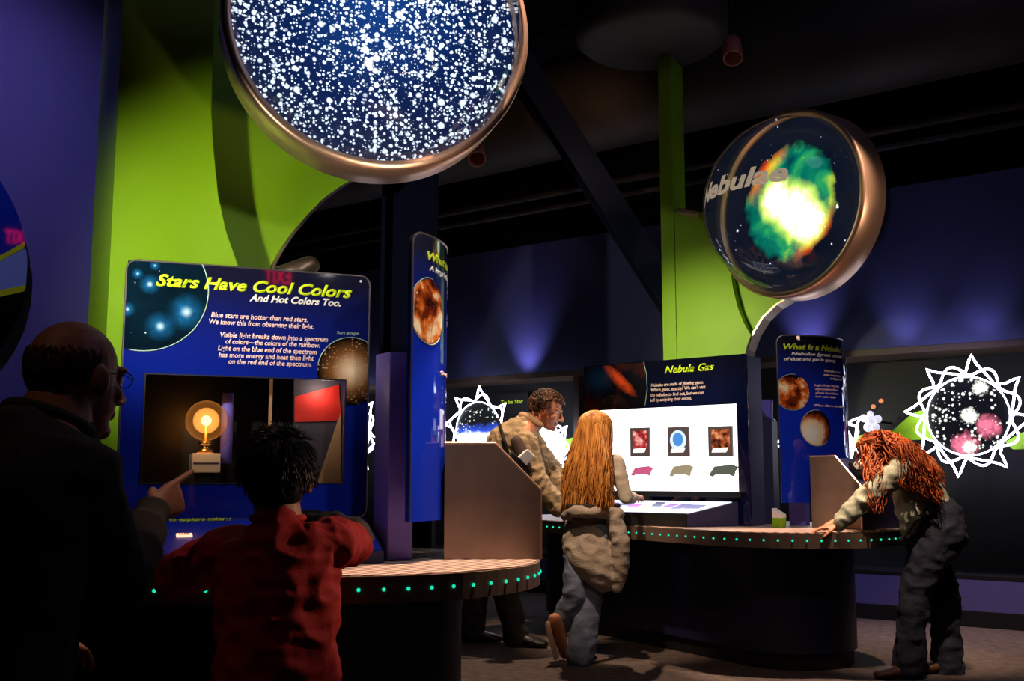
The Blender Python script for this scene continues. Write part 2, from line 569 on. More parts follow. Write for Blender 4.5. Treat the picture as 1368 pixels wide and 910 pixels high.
def text_mesh(body, shear=0.0, bold=0.0, align='LEFT'):
    c = bpy.data.curves.new('t', 'FONT'); c.body = body; c.shear = shear; c.offset = bold; c.resolution_u = 3
    c.size = 1.0; c.extrude = 0.0
    o = bpy.data.objects.new('t', c); COL.objects.link(o)
    dg = bpy.context.evaluated_depsgraph_get()
    me = bpy.data.meshes.new_from_object(o.evaluated_get(dg))
    bpy.data.objects.remove(o); bpy.data.curves.remove(c)
    return me


def lettering(name, body, parent, surf, p0, p1=None, cap=10, m=None, shear=0.25, bold=0.03, width=None, lift=0.0025, level=True):
    """writing laid on a surface, baseline from pixel p0 to p1"""
    me = text_mesh(body, shear, bold)
    xs = [v.co.x for v in me.vertices]
    x0, x1 = min(xs), max(xs)
    a = surf.hit(*p0)
    if p1 is not None:
        b = surf.hit(*p1); w = b[0] - a[0]
    else: w = width
    top = surf.hit(p0[0], p0[1] - cap)
    h = top[1] - a[1]
    k = w / (x1 - x0); kz = h / 0.70
    bm = bmesh.new(); bm.from_mesh(me); bpy.data.meshes.remove(me)
    if isinstance(surf, Cyl):
        bmesh.ops.subdivide_edges(bm, edges=[e for e in bm.edges if e.calc_length() > 0.25], cuts=1)
    base = [(v, v.co.copy()) for v in bm.verts]
    for v, c in base:
        v.co = surf.map(a[0] + (c.x - x0) * k, a[1] + c.y * kz, lift)
    # give the letters body
    g = bmesh.ops.extrude_face_region(bm, geom=bm.faces[:])
    for v in g['geom']:
        if isinstance(v, bmesh.types.BMVert):
            if isinstance(surf, Cyl):
                q = V((v.co.x, v.co.y, 0)).normalized() * 0.002; v.co -= q
            elif isinstance(surf, Plane) or isinstance(surf, Down) or not hasattr(surf, 'R'): v.co.y += 0.002
            else: v.co -= v.co.normalized() * 0.002
    return bm_obj(name, bm, m, parent)


def sheet_on(surf, poly2d, lift, th=0.003):
    """thin printed piece following a surface, from a 2D outline (s, z)"""
    bm = bmesh.new()
    vs = [bm.verts.new((x, 0, z)) for x, z in poly2d]
    bm.faces.new(vs)
    if isinstance(surf, Cyl):
        xs = [p[0] for p in poly2d]
        n = max(2, int((max(xs) - min(xs)) / 0.02))
        for i in range(1, n):
            x = min(xs) + (max(xs) - min(xs)) * i / n
            bmesh.ops.bisect_plane(bm, geom=bm.verts[:] + bm.edges[:] + bm.faces[:], plane_co=(x, 0, 0), plane_no=(1, 0, 0))
    g = bmesh.ops.extrude_face_region(bm, geom=bm.faces[:])
    top = set(v for v in g['geom'] if isinstance(v, bmesh.types.BMVert))
    for v in bm.verts:
        d = lift if v in top else lift - th
        v.co = surf.map(v.co.x, v.co.z, d)
    return bm


def arc_line(surf, pts2d, w, lift):
    bm = bmesh.new()
    P3 = [surf.map(a, z, lift) for a, z in pts2d]
    return tube(P3, w, 5)


# ------------------------------------------------------------------ the room
def wall_piece(name, pl, x0, x1, y0, y1, z0, z1, m, bev=0):
    o = bm_obj(name, box_bm(x0, x1, y0, y1, z0, z1, bev), m)
    o.location = pl.o; o.rotation_euler = (0, 0, pl.a)
    return struct(o)


floor = struct(bm_obj('floor', box_bm(-6, 6.5, -5, 15, -0.1, 0), M['carpet']))
ceiling = struct(bm_obj('ceiling', box_bm(-6, 6.5, -5, 15, 5.2, 5.3), M['ceiling']))
WA = math.atan2(-0.593, 0.805)
W = Plane((-4.6, 10.15 + 0.737 * 4.6), WA)
WL = 13.0
zb, zt = 0.325, 2.03
wall_piece('wall_back', W, -0.8, WL, 0.0, 0.12, zt, 3.27, M['blue_wall'])
wall_piece('wall_back_lower', W, -0.8, WL, 0.0, 0.12, 0.0, zb, M['purple_wall'])
wall_piece('wall_back_recess', W, -0.8, WL, 0.45, 0.55, 0.0, 5.2, M['black'])
wall_piece('trim_1', W, -0.8, WL, 0.0, 0.45, zt - 0.05, zt - 0.002, mat('brown_trim', (92, 74, 62), 0.5))
wall_piece('trim_2', W, -0.8, WL, 0.0, 0.45, zb + 0.002, zb + 0.03, M['black'])
wall_piece('baseboard_back', W, -0.8, WL, -0.03, -0.002, 0.002, 0.11, M['black'])
xp = W.hit(770, 560)[0]
wall_piece('trim_3', W, xp - 0.03, xp + 0.03, 0.0, 0.4, zb + 0.04, zt - 0.06, mat('brown_trim_post', (70, 58, 52), 0.5))
LW = Plane((-2.3, 4.85), math.atan2(0.507, 0.861))
wall_piece('wall_left', LW, -3.2, 0.85, 0.04, 0.2, 0, 5.2, M['purple_wall'])
struct(bm_obj('wall_far_left', box_bm(-6, -5.9, -5, 15, 0, 5.2), M['black']))
struct(bm_obj('wall_right', box_bm(6.0, 6.1, -5, 15, 0, 5.2), M['black']))
struct(bm_obj('wall_front', box_bm(-6, 6.1, -5.1, -5, 0, 5.2), M['black']))

# ceiling duct, pipes, brace
DU = W.at(-0.9)
o = bm_obj('ceiling_duct', tube([(x, -0.8, 4.2) for x in (-0.5, 3, 6, 9, 12)], 0.42, 32), M['duct'], smooth=True)
o.location = W.o; o.rotation_euler = (0, 0, W.a)
tag(o, 'fat round grey duct crossing under the black ceiling', 'duct')
bm = bmesh.new()
for x in (-0.5, 2, 4.5, 7, 9.5):
    pass
for i, (yy, zz, r) in enumerate(((-0.35, 3.62, 0.03), (-0.25, 3.52, 0.025))):
    o = bm_obj('conduit_pipe', tube([(x, yy, zz) for x in (-0.5, 6, 12.5)], r, 10), M['duct'], smooth=True)
    o.location = W.o; o.rotation_euler = (0, 0, W.a)
    tag(o, ['thin upper conduit pipe running below the round duct', 'thin lower conduit pipe just above the blue wall'][i], 'pipe')
a, b_ = P(640, 0, 8.3), P(930, 455, 8.3)
t = thing('roof_brace', 'navy diagonal steel brace between the two big spheres', 'beam', b_)
d = (a - b_); L = d.length
bm = box_bm(-0.12, 0.12, -0.012, 0.012, 0, L)
box_bm(-0.13, -0.11, -0.1, 0.1, 0, L, bm=bm); box_bm(0.11, 0.13, -0.1, 0.1, 0, L, bm=bm)
o = bm_obj('web_and_flanges', bm, M['navy_beam'], t)
o.rotation_euler = d.to_track_quat('Z', 'Y').to_euler()
# steel column behind the near kiosk
c0 = P(544, 640, 5.6)
M['column'] = mat('column_paint', (14, 18, 40), 0.8, spec=0.05)
t = thing('steel_column', 'tall dark navy column rising behind the near kiosk to the ceiling', 'column', (c0.x, 5.6, 0))
bm = box_bm(-0.13, 0.13, -0.012, 0.012, 0.02, 5.18)
box_bm(-0.14, -0.12, -0.13, 0.13, 0.02, 5.18, bm=bm); box_bm(0.12, 0.14, -0.13, 0.13, 0.02, 5.18, bm=bm)
bm_obj('column_shaft', bm, M['column'], t)
bm_obj('base_plate', box_bm(-0.2, 0.2, -0.2, 0.2, 0, 0.02), M['navy_beam'], t)


def track_light(loc, aim, label):
    t = thing('spotlight_fixture', label, 'spotlight', loc, 0, None)
    q = (V(aim) - V(loc)).to_track_quat('-Z', 'Y').to_euler()
    h = bm_obj('lamp_housing', lathe([(0.0, 0.1), (0.045, 0.1), (0.06, 0.06), (0.065, -0.09), (0.055, -0.09), (0.05, 0.05), (0, 0.05)], 24, 'Z'), M['lamp_shell'], t, True)
    h.rotation_euler = q
    bm = tube([(0, 0, 0.07), (0, 0, 0.3), (0, 0, 5.2 - loc[2])], 0.012, 8)
    bm_obj('hanging_rod', bm, M['black'], t)
    return t


track_light(P(636, 205, 7.4), (0, 5, 1), 'small reddish spotlight hanging just right of the star cluster sphere')
track_light(P(978, 66, 6.6), (1.2, 5, 1), 'small reddish spotlight hanging from the ceiling right of the green mast')
# round ceiling cowl above the far mast
cc = P(872, 12, 6.9)
t = thing('ceiling_cowl', 'large round dark grey ceiling cowl above the green mast', 'duct', (cc.x, 7.0, 4.0))
bm_obj('drum', lathe([(0.0, 0.0), (0.46, 0.0), (0.52, 0.05), (0.52, 0.38), (0.0, 0.4)], 64, 'Z'), M['duct'], t, True)
bm_obj('stem_pipe', lathe([(0.0, 0.4), (0.12, 0.4), (0.12, 1.198), (0, 1.198)], 24, 'Z'), M['duct'], t, True)


# ------------------------------------------------------------------ kiosk counters
def stadium(cr, R, ang, L, n=40):
    """right end centred on cr, straight run of length L towards ang"""
    d = V((math.cos(ang), math.sin(ang))); c2 = V(cr) + d * L
    pts = []
    for i in range(n + 1):
        a = ang - PI / 2 - 0 + PI * i / n + PI  # right end: sweep opposite of d
        pts.append(V(cr) + V((math.cos(a - PI), math.sin(a - PI))) * R * (-1))
    out = []
    for i in range(n + 1):
        a = ang + PI / 2 + PI * i / n
        out.append(V(cr) + V((math.cos(a), math.sin(a))) * R)
    for i in range(n + 1):
        a = ang - PI / 2 + PI * i / n
        out.append(c2 + V((math.cos(a), math.sin(a))) * R)
    return [(p.x, p.y) for p in out]


def top_mat(ang):
    m, nt, b, vec = base_nodes('ribbed_steel_top')
    mp = nt.nodes.new('ShaderNodeMapping'); mp.inputs['Rotation'].default_value = (0, 0, ang); nt.links.new(vec, mp.inputs[0])
    w = nt.nodes.new('ShaderNodeTexWave'); w.inputs['Scale'].default_value = 7.0; nt.links.new(mp.outputs[0], w.inputs['Vector'])
    w.inputs['Distortion'].default_value = 0.2
    r = ramp(nt, w.outputs[0], [(0.35, (120, 84, 70)), (0.6, (240, 215, 205))])
    nt.links.new(r.outputs[0], b.inputs['Base Color'])
    b.inputs['Metallic'].default_value = 0.25; b.inputs['Roughness'].default_value = 0.45
    bp = nt.nodes.new('ShaderNodeBump'); bp.inputs['Strength'].default_value = 0.5; bp.inputs['Distance'].default_value = 0.004
    nt.links.new(w.outputs[0], bp.inputs['Height']); nt.links.new(bp.outputs[0], b.inputs['Normal'])
    return m


H = 0.76


def counter(cr, R, ang, L, label, a_lo, a_hi, n_straight, rot):
    t = thing('kiosk_counter', label, 'counter', (cr[0], cr[1], 0))
    rim = [(x - cr[0], y - cr[1]) for x, y in stadium(cr, R, ang, L)]
    top = [(x - cr[0], y - cr[1]) for x, y in stadium(cr, R - 0.012, ang, L)]
    ped = [(x - cr[0], y - cr[1]) for x, y in stadium(cr, R - 0.28, ang, L)]
    kick = [(x - cr[0], y - cr[1]) for x, y in stadium(cr, R - 0.30, ang, L)]
    bm_obj('steel_rim', prism_z(rim, H - 0.083, H - 0.003), M['steel_dark'], t)
    bm_obj('countertop', prism_z(top, H - 0.003, H), top_mat(rot), t)
    bm_obj('pedestal', prism_z(ped, 0.09, H - 0.083), M['navy'], t)
    bm_obj('kick_plate', prism_z(kick, 0.0, 0.09), M['black'], t)
    # leds along the rim
    step = 0.075
    d = V((math.cos(ang), math.sin(ang)))
    spots = []
    nrm = V((math.cos(ang + PI / 2), math.sin(ang + PI / 2)))
    for k in range(n_straight, 0, -1): spots.append((d * (k * step) + nrm * R, nrm))
    s_ = 0.0
    while s_ < (a_hi) * R:
        a = ang + PI / 2 + s_ / R
        q = V((math.cos(a), math.sin(a))); spots.append((q * R, q)); s_ += step
    proto = None
    for p, nq in spots:
        if proto is None:
            bm = bmesh.new(); bmesh.ops.create_uvsphere(bm, u_segments=10, v_segments=6, radius=0.0058)
            proto = bm_obj('led_light', bm, M['led'], t, True); o = proto
        else:
            o = proto.copy(); COL.objects.link(o); o.parent = t
        o.location = (p.x + nq.x * 0.001, p.y + nq.y * 0.001, H - 0.042)
    return t


counter((-0.55, 3.87), 0.65, R_(181.7), 1.0, 'near kiosk counter with steel rim and teal dot lights, under the tall cool colors board', 0, R_(150), 12, R_(40))
counter((1.62, 6.35), 0.65, R_(121.7), 1.9, 'far curved kiosk counter on dark navy pedestal, beside the blonde girl', 0, R_(165), 24, R_(-20))

# ------------------------------------------------------------------ kiosk 1 display cabinet
K1 = Plane((-1.335, 3.62), math.atan2(0.32, 0.80))
K2 = Plane((0.49, 7.22), math.atan2(-0.79, 0.95))


def plate_with_hole(outer, inner, y0, y1):
    """front board with a rectangular opening: bridge outline"""
    c = bpy.data.curves.new('p', 'CURVE'); c.dimensions = '2D'; c.fill_mode = 'BOTH'
    for pts in (outer, inner):
        s_ = c.splines.new('POLY'); s_.points.add(len(pts) - 1)
        for i, (x, z) in enumerate(pts): s_.points[i].co = (x, z, 0, 1)
        s_.use_cyclic_u = True
    c.extrude = abs(y1 - y0) / 2
    o = bpy.data.objects.new('p', c); COL.objects.link(o)
    me = bpy.data.meshes.new_from_object(o.evaluated_get(bpy.context.evaluated_depsgraph_get()))
    bpy.data.objects.remove(o); bpy.data.curves.remove(c)
    for v in me.vertices:
        v.co = V((v.co.x, (y0 + y1) / 2 - v.co.z, v.co.y))
    bm = bmesh.new(); bm.from_mesh(me); bpy.data.meshes.remove(me)
    bmesh.ops.remove_doubles(bm, verts=bm.verts, dist=1e-5)
    return bm


t = thing('display_cabinet', 'tall blue cabinet lettered Stars Have Cool Colors with a glazed window', 'display', (K1.o.x, K1.o.y, H), K1.a)
DZ = H
def dn(bm):  # shift mesh down because the thing's base stands on the counter
    for v in bm.verts: v.co.z -= DZ
    return bm
class Down:
    """surface whose mapped points are relative to the counter top"""
    def __init__(s, pl): s.pl = pl; s.off = pl.off
    def hit(s, x, y): return s.pl.hit(x, y)
    def map(s, a, z, d=0.0):
        return V((a, s.pl.off - d, z - DZ))
W1 = 0.862
wx0, wz1 = K1.hit(195, 500); wx1, wz0 = K1.hit(458, 645)
wz0 = min(wz0, K1.hit(193, 643)[1])
bm = plate_with_hole(rrect(0, W1, 0.905, 1.80, 0.035), [(wx0, wz0), (wx1, wz0), (wx1, wz1), (wx0, wz1)], 0.0, 0.02)
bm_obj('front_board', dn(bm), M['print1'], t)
for v in (0,):
    c = [(x, -0.001, z) for x, z in rrect(0.0, W1, 0.905, 1.80, 0.035)]
    bm_obj('edge_trim', dn(tube(c, 0.0035, 6, closed=True)), M['trim'], t)
bm = bmesh.new(); e = 0.32
box_bm(0.02, W1 - 0.02, e, e + 0.02, H, 1.78, bm=bm)
box_bm(0.02, 0.04, 0.02, e, H, 1.78, bm=bm); box_bm(W1 - 0.04, W1 - 0.02, 0.02, e, H, 1.78, bm=bm)
box_bm(0.04, W1 - 0.04, 0.02, e, 1.76, 1.78, bm=bm); box_bm(0.04, W1 - 0.04, 0.02, e, wz0 - 0.03, wz0 - 0.01, bm=bm)
box_bm(0.04, W1 - 0.04, 0.02, 0.04, H, wz0 - 0.03, bm=bm)
bm_obj('housing', dn(bm), M['dark_glossy'], t)
bm_obj('window_pane', dn(box_bm(wx0, wx1, 0.006, 0.01, wz0, wz1)), M['pane'], t)
bm = bmesh.new()
for (a, b_, c_, d_) in ((wx0 - .004, wx1 + .004, wz1, wz1 + .004), (wx0 - .004, wx1 + .004, wz0 - .004, wz0), (wx0 - .004, wx0, wz0, wz1), (wx1, wx1 + .004, wz0, wz1)):
    box_bm(a, b_, -0.004, 0.006, c_, d_, bm=bm)
bm_obj('window_frame', dn(bm), M['black'], t)
# coloured plates behind the pane that stand in for reflections in it
KI = K1.at(0.12)
def poly_px(pl, pts): return [pl.hit(x, y) for x, y in pts]
bm_obj('reflection_backing', dn(prism(poly_px(KI, [(393, 503), (462, 503), (462, 650), (393, 650)]), 0.125, 0.14)), M['grey'], t)
o = bm_obj('red_reflection', dn(prism(poly_px(KI, [(394, 530), (453, 514), (456, 562), (394, 564)]), 0.121, 0.125)), M['red'], t); o['label'] = 'red reflection'
o = bm_obj('tan_reflection', dn(prism(poly_px(KI, [(424, 646), (455, 552), (455, 646)]), 0.120, 0.125)), M['beige'], t); o['label'] = 'tan reflection'
bm_obj('divider_bar', dn(prism(poly_px(KI, [(361, 503), (365, 503), (362, 590), (358, 590)]), 0.12, 0.13)), M['beige'], t)
bm_obj('blue_tube', dn(tube([(KI.hit(309, 500)[0], 0.2, 1.36), (KI.hit(309, 500)[0], 0.2, 1.1)], 0.022, 12)), M['violet'], t, True)
# printed pictures and writing
s1 = Down(K1)
cx, cz = K1.hit(192, 386); rr = K1.hit(192, 304)[1] - cz
disc = clip(circle(cx, cz, rr, 72), 0.004, W1, wz1 + 0.002, 1.796)
bz = lambda x, y, r_: (K1.hit(x, y)[0], K1.hit(x, y)[1] - H, r_)
o = bm_obj('blue_star_photo', sheet_on(s1, disc, 0.002, 0.002), photo_mat('blue_star_photo', 'blue_stars', 0.0,
    [bz(249, 417, 0.075), bz(214, 436, 0.06), bz(200, 380, 0.04), bz(184, 366, 0.022), bz(170, 413, 0.03), bz(207, 355, 0.02)], 0.12), t)
arc = [(cx + rr * math.cos(a), cz + rr * math.sin(a)) for a in [R_(-100 + 128 * i / 30) for i in range(31)]]
bm_obj('ring_line', arc_line(s1, [p for p in arc if p[0] > 0], 0.0018, 0.003), M['pale_line'], t)
cx, cz = K1.hit(469, 496); rr = K1.hit(469, 451)[1] - cz
disc = clip(circle(cx, cz, rr, 60), 0, W1 - 0.004, 1.0, 1.79)
disc = clip(circle(cx, cz, rr, 60), wx1 + 0.006, W1 - 0.004, 1.0, 1.79)
disc2 = clip(circle(cx, cz, rr, 60), 0, wx1 + 0.006, wz1 + 0.005, 1.79)
om = photo_mat('orange_cluster_photo', 'orange_cluster', 0.0, (cx, 0, cz - H), rr)
bm = sheet_on(s1, disc, 0.002, 0.002); b2 = sheet_on(s1, disc2, 0.002, 0.002); merge(bm, b2)
bm_obj('orange_cluster_photo', bm, om, t)
arc = [(cx + rr * math.cos(a), cz + rr * math.sin(a)) for a in [R_(60 + 110 * i / 24) for i in range(25)]]
bm_obj('ring_line', arc_line(s1, arc, 0.0016, 0.003), M['pale_line'], t)
lettering('title_lettering', 'Stars Have Cool Colors', t, s1, (208, 381.5), (470, 397), 15.5, M['yellow_ink'], 0.3, 0.035)
lettering('subtitle_lettering', 'And Hot Colors Too.', t, s1, (333, 402), (455, 409.5), 9, M['white_ink'], 0.3, 0.035)
for body, a, b_ in (('Blue stars are hotter than red stars.', (282, 423.5), (411, 430)),
                    ('We know this from observing their light.', (279, 432.5), (419, 439)),
                    ('Visible light breaks down into a spectrum', (294, 450), (438, 457)),
                    ('of colors\u2014the colors of the rainbow.', (301, 459), (427, 465.6)),
                    ('Light on the blue end of the spectrum', (291, 468), (423, 474)),
                    ('has more energy and heat than light', (292, 477), (419, 483)),
                    ('on the red end of the spectrum.', (305, 486), (416, 492))):
    lettering('text_line', body, t, s1, a, b_, 6.6, M['pink_ink'], 0.15, 0.02)
lettering('caption_line', 'Stars at night', t, s1, (450, 446), (479, 448), 4, M['pale_line'], 0.1, 0.0)
# screw in the top right corner
bm = bmesh.new(); bmesh.ops.create_uvsphere(bm, u_segments=10, v_segments=6, radius=0.005)
o = bm_obj('screw', bm, M['white'], t, True); a = K1.hit(482, 376); o.location = (a[0], -0.001, a[1] - H)
# sloped control desk in front
t = thing('control_desk', 'sloped blue desk with yellow writing and a lit push button, below the cabinet window', 'control panel', (K1.o.x, K1.o.y, H), K1.a)
prof = [(-0.005, 0.905), (-0.26, 0.80), (-0.26, H + 0.002), (-0.005, H + 0.002)]
bm = bmesh.new()
a = [bm.verts.new((0.0, y, z - H)) for y, z in prof]; b_ = [bm.verts.new((W1, y, z - H)) for y, z in prof]
bm.faces.new(a); bm.faces.new(b_[::-1])
for i in range(4): bm.faces.new((a[i], b_[i], b_[(i + 1) % 4], a[(i + 1) % 4]))
bm_obj('desk_body', bm, M['navy'], t)


class Slope:
    """sloped surface of the desk, s along x, q up the slope"""
    def __init__(s, pl, y0, z0, y1, z1):
        s.pl = pl; s.p0 = V((0, y0, z0)); s.e = V((0, y1 - y0, z1 - z0)).normalized(); s.n = V((0, -s.e.z, s.e.y))
        s.off = 0
    def hit(s, x, y):
        r = ray(x, y)
        rl = V((r.dot(s.pl.u), r.dot(s.pl.d), r.z)); c = V((0, 0, HC)) - s.pl.o
        cl = V((c.dot(s.pl.u), c.dot(s.pl.d), c.z))
        tt = (s.p0 - cl).dot(s.n) / rl.dot(s.n)
        p = cl + rl * tt
        return (p.x, (p - s.p0).dot(s.e))
    def map(s, a, q, d=0.0):
        return s.p0 + V((a, 0, 0)) + s.e * q + s.n * d - V((0, 0, H))


sl = Slope(K1, -0.26, 0.80, -0.005, 0.905)
bm = bmesh.new()
q = [sl.map(0.005, 0.005, 0.002), sl.map(W1 - 0.005, 0.005, 0.002), sl.map(W1 - 0.005, 0.272, 0.002), sl.map(0.005, 0.272, 0.002)]
vs = [bm.verts.new(p) for p in q] ; vb = [bm.verts.new(p - sl.n * 0.0015) for p in q]
bm.faces.new(vs); bm.faces.new(vb[::-1])
for i in range(4): bm.faces.new((vs[i], vb[i], vb[(i + 1) % 4], vs[(i + 1) % 4]))
bm_obj('printed_sheet', bm, mat('printed_blue', (20, 44, 178), 0.3), t)
lettering('text_line', 'Turn the knob. What does a star', t, sl, (168, 692), (318, 694.5), 5.5, M['yellow_ink'], 0.3, 0.02, lift=0.004)
lettering('text_line', 'have to do to explore colors?', t, sl, (172, 699), (311, 700.5), 5.5, M['yellow_ink'], 0.3, 0.02, lift=0.004)
bxc = sl.hit(246, 717)
bm = box_bm(-0.026, 0.026, -0.012, 0.012, 0, 0.006, 0.003)
mtx = Matrix.Translation(sl.map(bxc[0], bxc[1], 0.002)) @ Matrix(((1, 0, 0, 0), (0, sl.e.y, -sl.e.z * 1, 0), (0, sl.e.z, sl.e.y, 0), (0, 0, 0, 1)))
for v in bm.verts: v.co = mtx @ v.co
bt = bm_obj('push_button', bm, mat('lit_button', (255, 200, 170), 0.4, emit=(255, 190, 150), es=1.6), t)
sl.off = 0
lettering('button_legend', 'STAR', t, sl, (239, 718.5), (254, 718.5), 3, mat('orange_ink', (190, 80, 20), 0.5), 0, 0.03, lift=0.0105)

# lamp inside the cabinet
lp = K1.at(0.16)
lx, lz = lp.hit(273, 632)
lw = K1.o + K1.u * lx + K1.d * 0.16
t = thing('light_bulb', 'round glowing orange bulb on a cream block in the cabinet window', 'lamp', (lw.x, lw.y, wz0 - 0.01), K1.a)
zb_ = lz - (wz0 - 0.01)
z_top_block = lp.hit(273, 606)[1] - (wz0 - 0.01)
zc = lp.hit(273, 562)[1] - (wz0 - 0.01)
bm_obj('riser', box_bm(-0.03, 0.03, -0.03, 0.03, 0, max(zb_, 0.01)), M['black'], t)
bm_obj('cream_block', box_bm(-0.05, 0.05, -0.05, 0.05, zb_, z_top_block, 0.004), M['cream'], t)
bm_obj('block_stripe', box_bm(-0.044, 0.044, -0.052, -0.05, (zb_ + z_top_block) / 2 - 0.004, (zb_ + z_top_block) / 2 + 0.002), M['grey'], t)
bm_obj('brass_neck', lathe([(0, z_top_block), (0.03, z_top_block), (0.03, z_top_block + 0.012), (0.014, z_top_block + 0.018), (0.014, z_top_block + 0.03), (0.026, z_top_block + 0.034), (0.026, z_top_block + 0.042), (0.008, z_top_block + 0.048), (0.006, zc - 0.02), (0, zc - 0.02)], 24, 'Z'), M['brass'], t, True)
bm = bmesh.new(); bmesh.ops.create_uvsphere(bm, u_segments=40, v_segments=24, radius=0.073)
def bulb_glass(name, inner):
    m = bpy.data.materials.new(name); m.use_nodes = True
    nt = m.node_tree; nt.nodes.clear(); o = nt.nodes.new('ShaderNodeOutputMaterial')
    tr = nt.nodes.new('ShaderNodeBsdfTransparent'); tr.inputs[0].default_value = (1, 0.9, 0.75, 1)
    e = nt.nodes.new('ShaderNodeEmission'); e.inputs[0].default_value = (1, 0.34, 0.06, 1)
    lw_ = nt.nodes.new('ShaderNodeLayerWeight'); lw_.inputs[0].default_value = 0.3
    fc = lw_.outputs['Facing']
    if inner:
        e.inputs[0].default_value = (1, 0.42, 0.09, 1)
        k2 = math_n(nt, 'ADD', math_n(nt, 'MULTIPLY', math_n(nt, 'POWER', math_n(nt, 'SUBTRACT', 1.0, fc), 2.0), 0.5), 0.25, True); e.inputs[1].default_value = 1.7
    else:
        k2 = math_n(nt, 'ADD', math_n(nt, 'MULTIPLY', math_n(nt, 'POWER', fc, 3.0), 0.5), 0.1, True); e.inputs[1].default_value = 0.8
    mx = nt.nodes.new('ShaderNodeMixShader'); nt.links.new(k2, mx.inputs[0]); nt.links.new(tr.outputs[0], mx.inputs[1]); nt.links.new(e.outputs[0], mx.inputs[2])
    nt.links.new(mx.outputs[0], o.inputs[0]); return m
o = bm_obj('glass_globe', bm, bulb_glass('amber_glass', False), t, True); o.location = (0, 0, zc)
bm = bmesh.new(); bmesh.ops.create_uvsphere(bm, u_segments=32, v_segments=16, radius=0.047)
o = bm_obj('inner_globe', bm, bulb_glass('glowing_glass', True), t, True); o.location = (0, 0, zc)
bm = bmesh.new(); bmesh.ops.create_uvsphere(bm, u_segments=20, v_segments=12, radius=0.018)
o = bm_obj('filament', bm, emis('filament_glow', (255, 214, 130), 22), t, True); o.location = (0, 0, zc)

# small lamp fixture standing on the cabinet
tp = K1.at(0.2)
fx = tp.hit(398, 352)[0]; fw = K1.o + K1.u * fx + K1.d * 0.2
t = thing('accent_spotlight', 'brownish metal spotlight on top of the cool colors cabinet', 'spotlight', (fw.x, fw.y, 1.787), K1.a)
bm_obj('lamp_foot', lathe([(0, 0), (0.05, 0), (0.05, 0.01), (0.012, 0.014), (0.012, 0.04), (0, 0.04)], 24, 'Z'), M['black'], t, True)
o = bm_obj('lamp_head', lathe([(0, -0.1), (0.03, -0.1), (0.045, -0.07), (0.055, 0.09), (0.048, 0.09), (0.04, -0.05), (0, -0.05)], 28, 'Z'), mat('brown_metal', (84, 70, 62), 0.35, 0.7), t, True)
o.location = (0.0, 0, 0.055); o.rotation_euler = (0, R_(-118), R_(10)); o.scale = (0.85, 0.85, 0.85)


# ------------------------------------------------------------------ pylons "What is a ..."
def pylon(A, a0deg, R, arc_deg, label, title, sub, lines, px, photos, group=None):
    a0 = R_(a0deg); n = V((math.cos(a0), math.sin(a0)))
    c = V((A[0], A[1])) - n * R
    surf = Cyl(c, R, a0)
    t = thing('info_pylon', label, 'sign', (c.x, c.y, H))
    z0, z1 = 0.90, 1.91
    Ls = R_(arc_deg) * R
    sd = Cyl(c, R, a0)
    sd.map0 = sd.map
    sd.map = lambda a, z, d=0.0: sd.map0(a, z - H, d)
    ol = []
    r = 0.05
    for i in range(9):
        aa = PI + PI / 2 * 0 - PI / 2 * i / 8
        ol.append((r + r * math.cos(aa), z1 - r + r * math.sin(aa)))
    for i in range(9):
        aa = PI / 2 - PI / 2 * i / 8
        ol.append((Ls - r + r * math.cos(aa), z1 - r + r * math.sin(aa)))
    ol += [(Ls, z0), (0, z0)]
    bm_obj('curved_panel', sheet_on(sd, ol, 0.0, 0.022), M['print_pylon'], t, False)
    tr = [sd.map(a, z, -0.001) for a, z in ol[:9]]
    tr = [sd.map(0, z0, 0.0)] + tr + [sd.map(r + (Ls - 2 * r) * i / 20, z1, 0.0) for i in range(21)] + [sd.map(a, z, -0.001) for a, z in ol[9:18]] + [sd.map(Ls, z0, 0)]
    bm_obj('edge_trim', tube(tr, 0.004, 6), M['trim'], t)
    # mast behind it, standing on the counter
    mx_ = V((A[0], A[1])) - n * 0.20 + V((-n.y, n.x)) * 0.13 - c
    bmm = box_bm(-0.05, 0.05, -0.06, 0.06, 0, 0.74, 0.006)
    o = bm_obj('mast', bmm, M['violet'], t); o.location = (mx_.x, mx_.y, 0.0); o.rotation_euler = (0, 0, a0 + PI / 2 - R_(20))
    for i, (pxy, rm, kind, cc_) in enumerate(photos):
        s0, zz = surf.hit(*pxy)
        ring = clip(circle(s0, zz, rm, 48), 0.004, Ls, 0.9, 1.9)
        ctr = sd.map(s0 - 0.3 * rm, zz - 0.35 * rm, 0.0)
        bm_obj('round_photo', sheet_on(sd, ring, 0.003, 0.003), photo_mat('pylon_photo_' + kind, kind, 0.0, tuple(ctr), rm), t)
        arc = [(s0 + rm * 1.04 * math.cos(a), zz + rm * 1.04 * math.sin(a)) for a in [R_(80 + 235 * k / 40) for k in range(41)]]
        bm_obj('ring_line', arc_line(sd, [p for p in arc if p[0] > 0.002], 0.0018, 0.003), M['pale_line'], t)
    class PS:
        pass
    def let(name, body, p0, cap, width, m, shear=0.25, bold=0.03):
        return lettering(name, body, t, sd, p0, None, cap, m, shear, bold, width)
    let('title_lettering', title, px[0], px[1], px[2], M['yellow_ink'])
    for body, p0, cap, w in sub: let('subtitle_lettering', body, p0, cap, w, M['white_ink'])
    for body, p0, cap, w in lines: let('text_line', body, p0, cap, w, M['pink_ink'], 0.1, 0.015)
    return t


